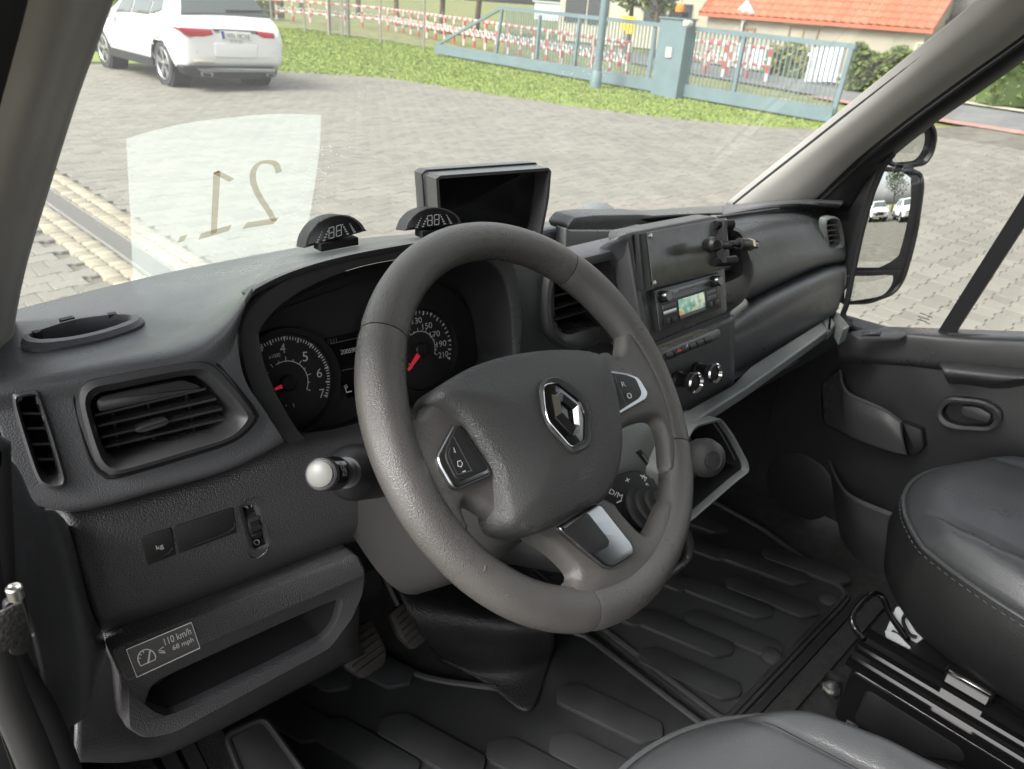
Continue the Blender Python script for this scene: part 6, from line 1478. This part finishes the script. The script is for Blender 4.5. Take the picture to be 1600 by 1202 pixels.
# arm rest with grip
arm = [[P(*q, x=DX-.01) for q in [(1466, 566), (1500, 566), (1560, 572), (1640, 580)]], [P(*q, x=DX-.05) for q in [(1470, 574), (1505, 578), (1565, 584), (1640, 590)]], [P(*q, x=DX-.05) for q in [(1478, 590), (1510, 592), (1560, 598), (1600, 590)]], [P(*q, x=DX-.0) for q in [(1482, 598), (1512, 600), (1560, 606), (1604, 600)]]]
patch('grip', arm, M_smooth, door, 30, 20)
slab('armrest_recess', rnd(L([(1478, 520), (1640, 528), (1640, 545), (1520, 536), (1484, 530)], plane((DX-.012, 0, 1.2), (-1, 0, .5)), .002), .004, 3), Vector((.01, 0, -.005)), M_black, door, .001)
# door release
ho = resample(rnd(L([(1466, 650), (1470, 628), (1486, 617), (1540, 622), (1566, 636), (1570, 656), (1556, 672), (1500, 670), (1476, 664)], PD, .016), .02, 5), 60)
hi = resample(rnd(L([(1474, 645), (1478, 632), (1490, 625), (1536, 629), (1556, 640), (1558, 654), (1548, 664), (1504, 662), (1484, 656)], PD, .016), .02, 5), 60)
hz = loft('release_bezel', [shift(ho, Vector((.017, 0, 0))), shift(ho, Vector((.001, 0, 0))), [a.lerp(b, .4)-Vector((.002, 0, 0)) for a, b in zip(ho, hi)], hi, shift(hi, Vector((.0145, 0, 0)))], M_smooth, door, True, False, False, 40)
loft('release_cup', [shift(hi, Vector((.004, 0, 0))), shift(grow(hi, .92), Vector((.0150, 0, 0)))], M_black, hz, True, False, True)
slab('release_lever', rnd(L([(1505, 632), (1532, 634), (1552, 646), (1548, 658), (1522, 652), (1506, 646)], PD, .012), .006, 4), Vector((.008, 0, 0)), M_smooth, hz, .002)
# pockets
up_p = [[P(*q, x=xx) for q, xx in zip([(1284, 600), (1312, 578), (1316, 600), (1330, 618), (1380, 640), (1408, 660)], (DX, DX-.02, DX-.035, DX-.045, DX-.045, DX-.04))], [P(*q, x=xx) for q, xx in zip([(1285, 640), (1312, 625), (1322, 640), (1345, 650), (1385, 668), (1412, 690)], (DX, DX-.025, DX-.042, DX-.05, DX-.05, DX-.045))], [P(*q, x=xx) for q, xx in zip([(1288, 662), (1310, 674), (1330, 684), (1355, 694), (1390, 706), (1418, 712)], (DX, DX-.02, DX-.035, DX-.042, DX-.042, DX-.04))]]
patch('upper_pocket', up_p, M_smooth, door, 30, 20)
tube('pocket_edge', cr(up_p[0][1:], 30), .0035, M_smooth, door, 8)
slab('pocket_end', rnd([P(*q, x=DX-.02) for q in ((1408, 660), (1440, 672), (1444, 700), (1432, 712), (1414, 712))], .006, 3), Vector((.03, 0, 0)), M_black, door, .004)
lo_p = [[P(*q, x=xx) for q, xx in zip([(1296, 720), (1310, 752), (1330, 775), (1400, 805), (1480, 830)], (DX, DX-.03, DX-.05, DX-.05, DX-.05))], [P(*q, x=xx) for q, xx in zip([(1304, 780), (1316, 810), (1340, 830), (1405, 860), (1480, 890)], (DX, DX-.03, DX-.055, DX-.055, DX-.055))], [P(*q, x=xx) for q, xx in zip([(1316, 850), (1330, 872), (1350, 885), (1410, 915), (1480, 950)], (DX, DX-.03, DX-.05, DX-.05, DX-.05))]]
patch('lower_pocket', lo_p, M_door, door, 30, 20); tube('pocket_edge', cr(lo_p[0], 30), .0032, M_smooth, door, 8)
for k in range(6): pass
turned('speaker_grille', P(1250, 760, x=DX), (-1, 0, 0), [(.085, 0), (.085, .002), (.078, .004), (.02, .005)], M_black, door, 40)
# window frame, glass, division bar, mirror corner
GLX = 1.60
gl = [[Vector((GLX, y, z)) for y in (.62, .3, 0, -.55)] for z in (1.20, 1.6, 2.05)]
patch('window_pane', gl, M_sideglass, door, 8, 8, solid=0)
beam('division_bar', P(1478, 522, x=GLX), P(1730, 127, x=GLX), .028, .014, M_seal, door, up=(-1, 0, 0))
fe = [(1290, 305), (1345, 262), (1400, 214), (1463, 168), (1540, 115), (1600, 72), (1680, 10)]; fl2 = [(1310, 330), (1372, 262), (1400, 237), (1463, 188), (1540, 135), (1600, 93), (1680, 35)]
rows_ = []
for a, b in zip([(1262, 318), (1300, 285), (1345, 244), (1412, 190), (1500, 125), (1580, 68), (1660, 8), (1830, -125)], [(1330, 330), (1362, 275), (1395, 243), (1463, 189), (1540, 136), (1610, 86), (1690, 30), (1870, -110)]):
    A_, B_ = P(*a, x=1.515), P(*b, x=1.575); rows_.append([A_+Vector((.0, .02, 0)), A_, A_.lerp(B_, .5)+Vector((-.012, -.01, 0)), B_, B_+Vector((.03, .01, .0))])
patch('window_seal', rows_, M_seal, door, 16, 30)
tube('seal_bead', cr([r[1].lerp(r[2], .25)+Vector((-.006, -.006, 0)) for r in rows_], 30), .0035, M_rubber, door, 8)
tri = [(1262, 322), (1300, 300), (1350, 268), (1392, 236), (1376, 262), (1356, 310), (1340, 372), (1328, 430), (1308, 440), (1300, 400)]
slab('mirror_corner', resample(rnd([P(*q, x=1.565) for q in tri], .01, 3), 60), Vector((.03, 0, 0)), M_black, door, .003)
tube('corner_seal', cr([P(*q, x=1.555) for q in [(1396, 240), (1376, 268), (1358, 318), (1342, 378), (1324, 470), (1318, 492), (1330, 510)]], 40), .006, M_seal, door, 8)
PGl = plane((GLX-.003, 0, 1.3), (-1, 0, 0))
for a_, b_ in (((1437, 489), (1457, 496)), ((1434, 494), (1452, 500)), ((1434, 499), (1448, 503)), ((1446, 504), (1454, 507))): pstroke([a_, b_], 1.3, PGl, M_greyp, door, 'glass_stamp', off=.0004)
mir = thing('door_mirror', 'black two part door mirror with round blind spot mirror above', 'mirror', P(1380, 400, x=1.85))
def mnorm(px, py, x, r): v = ray(px, py).normalized(); return (Vector(r).normalized()-v).normalized()
mc = P(1388, 345, x=1.85); PMm = plane(mc, mnorm(1388, 345, 1.85, (.17, -.98, -.075)))
def mirror_glass(px, pl, R, parent, c=None):
    lp = resample(rnd(L(px, pl), .012, 4), 60); cc = sum(lp, Vector())/len(lp); n_ = pl[1]; loops = []
    for k in range(10):
        f = 1-k/9*.97
        lo = []
        for q in lp:
            v = (q-cc)*f; lo.append(cc+v-n_*((v.length**2)/(2*R)))
        loops.append(lo)
    o = loft('mirror_glass', loops, M_mirror, parent, True, False, True, None); return o
HO = [(1340, 258), (1428, 264), (1441, 271), (1443, 292), (1434, 358), (1424, 400), (1413, 437), (1397, 460), (1356, 475), (1310, 476), (1312, 430), (1330, 330)]
nM = PMm[1]
lp = resample(rnd(L(HO, PMm, .004), .02, 5), 100)
hs_ = loft('housing', [grow(lp, .55, -nM*.085), grow(lp, .82, -nM*.07), grow(lp, .97, -nM*.04), shift(lp, -nM*.008), lp, inset(lp, .006, nM, nM*.001), inset(lp, .009, nM, -nM*.004)], M_black, mir, True, True, True, 50)
mirror_glass([(1345, 268), (1426, 270), (1425, 313), (1416, 363), (1406, 405), (1396, 419), (1320, 419), (1330, 350)], (PMm[0]+nM*.006, nM), 1.1, mir)
PM2 = plane(P(1365, 450, pl=PMm)+nM*.014, mnorm(1365, 450, 1.85, (.32, -.90, -.30)))
mirror_glass([(1322, 433), (1400, 430), (1398, 447), (1383, 463), (1322, 473)], PM2, .35, mir)
beam('glass_divider', P(1318, 426, pl=PMm, off=.007), P(1402, 425, pl=PMm, off=.007), .010, .010, M_rubber, mir, up=nM)
rm = thing('blind_spot_mirror', 'round auxiliary mirror above the passenger door mirror', 'mirror', P(1425, 262, pl=PMm))
PM3 = plane(P(1425, 225, pl=PMm), mnorm(1425, 225, 1.85, (.25, -.93, -.22)))
RO_ = [(1390, 259), (1392, 225), (1410, 200), (1438, 190), (1457, 193), (1464, 208), (1463, 226), (1456, 246), (1439, 260)]
lp = resample(cr(L(RO_, PM3), 120, True), 60); n3 = PM3[1]
loft('housing', [grow(lp, .7, -n3*.05), grow(lp, .96, -n3*.03), lp, inset(lp, .006, n3, n3*.001), inset(lp, .010, n3, -n3*.006)], M_black, rm, True, True, True, 50)
mirror_glass([(1394, 255), (1398, 226), (1414, 206), (1438, 198), (1446, 206), (1446, 224), (1440, 240), (1430, 252)], (PM3[0]-n3*.002, n3), .35, rm)
tube('mount', [P(1420, 262, pl=PMm), P(1420, 272, pl=PMm)-nM*.02], .012, M_black, rm, 10)
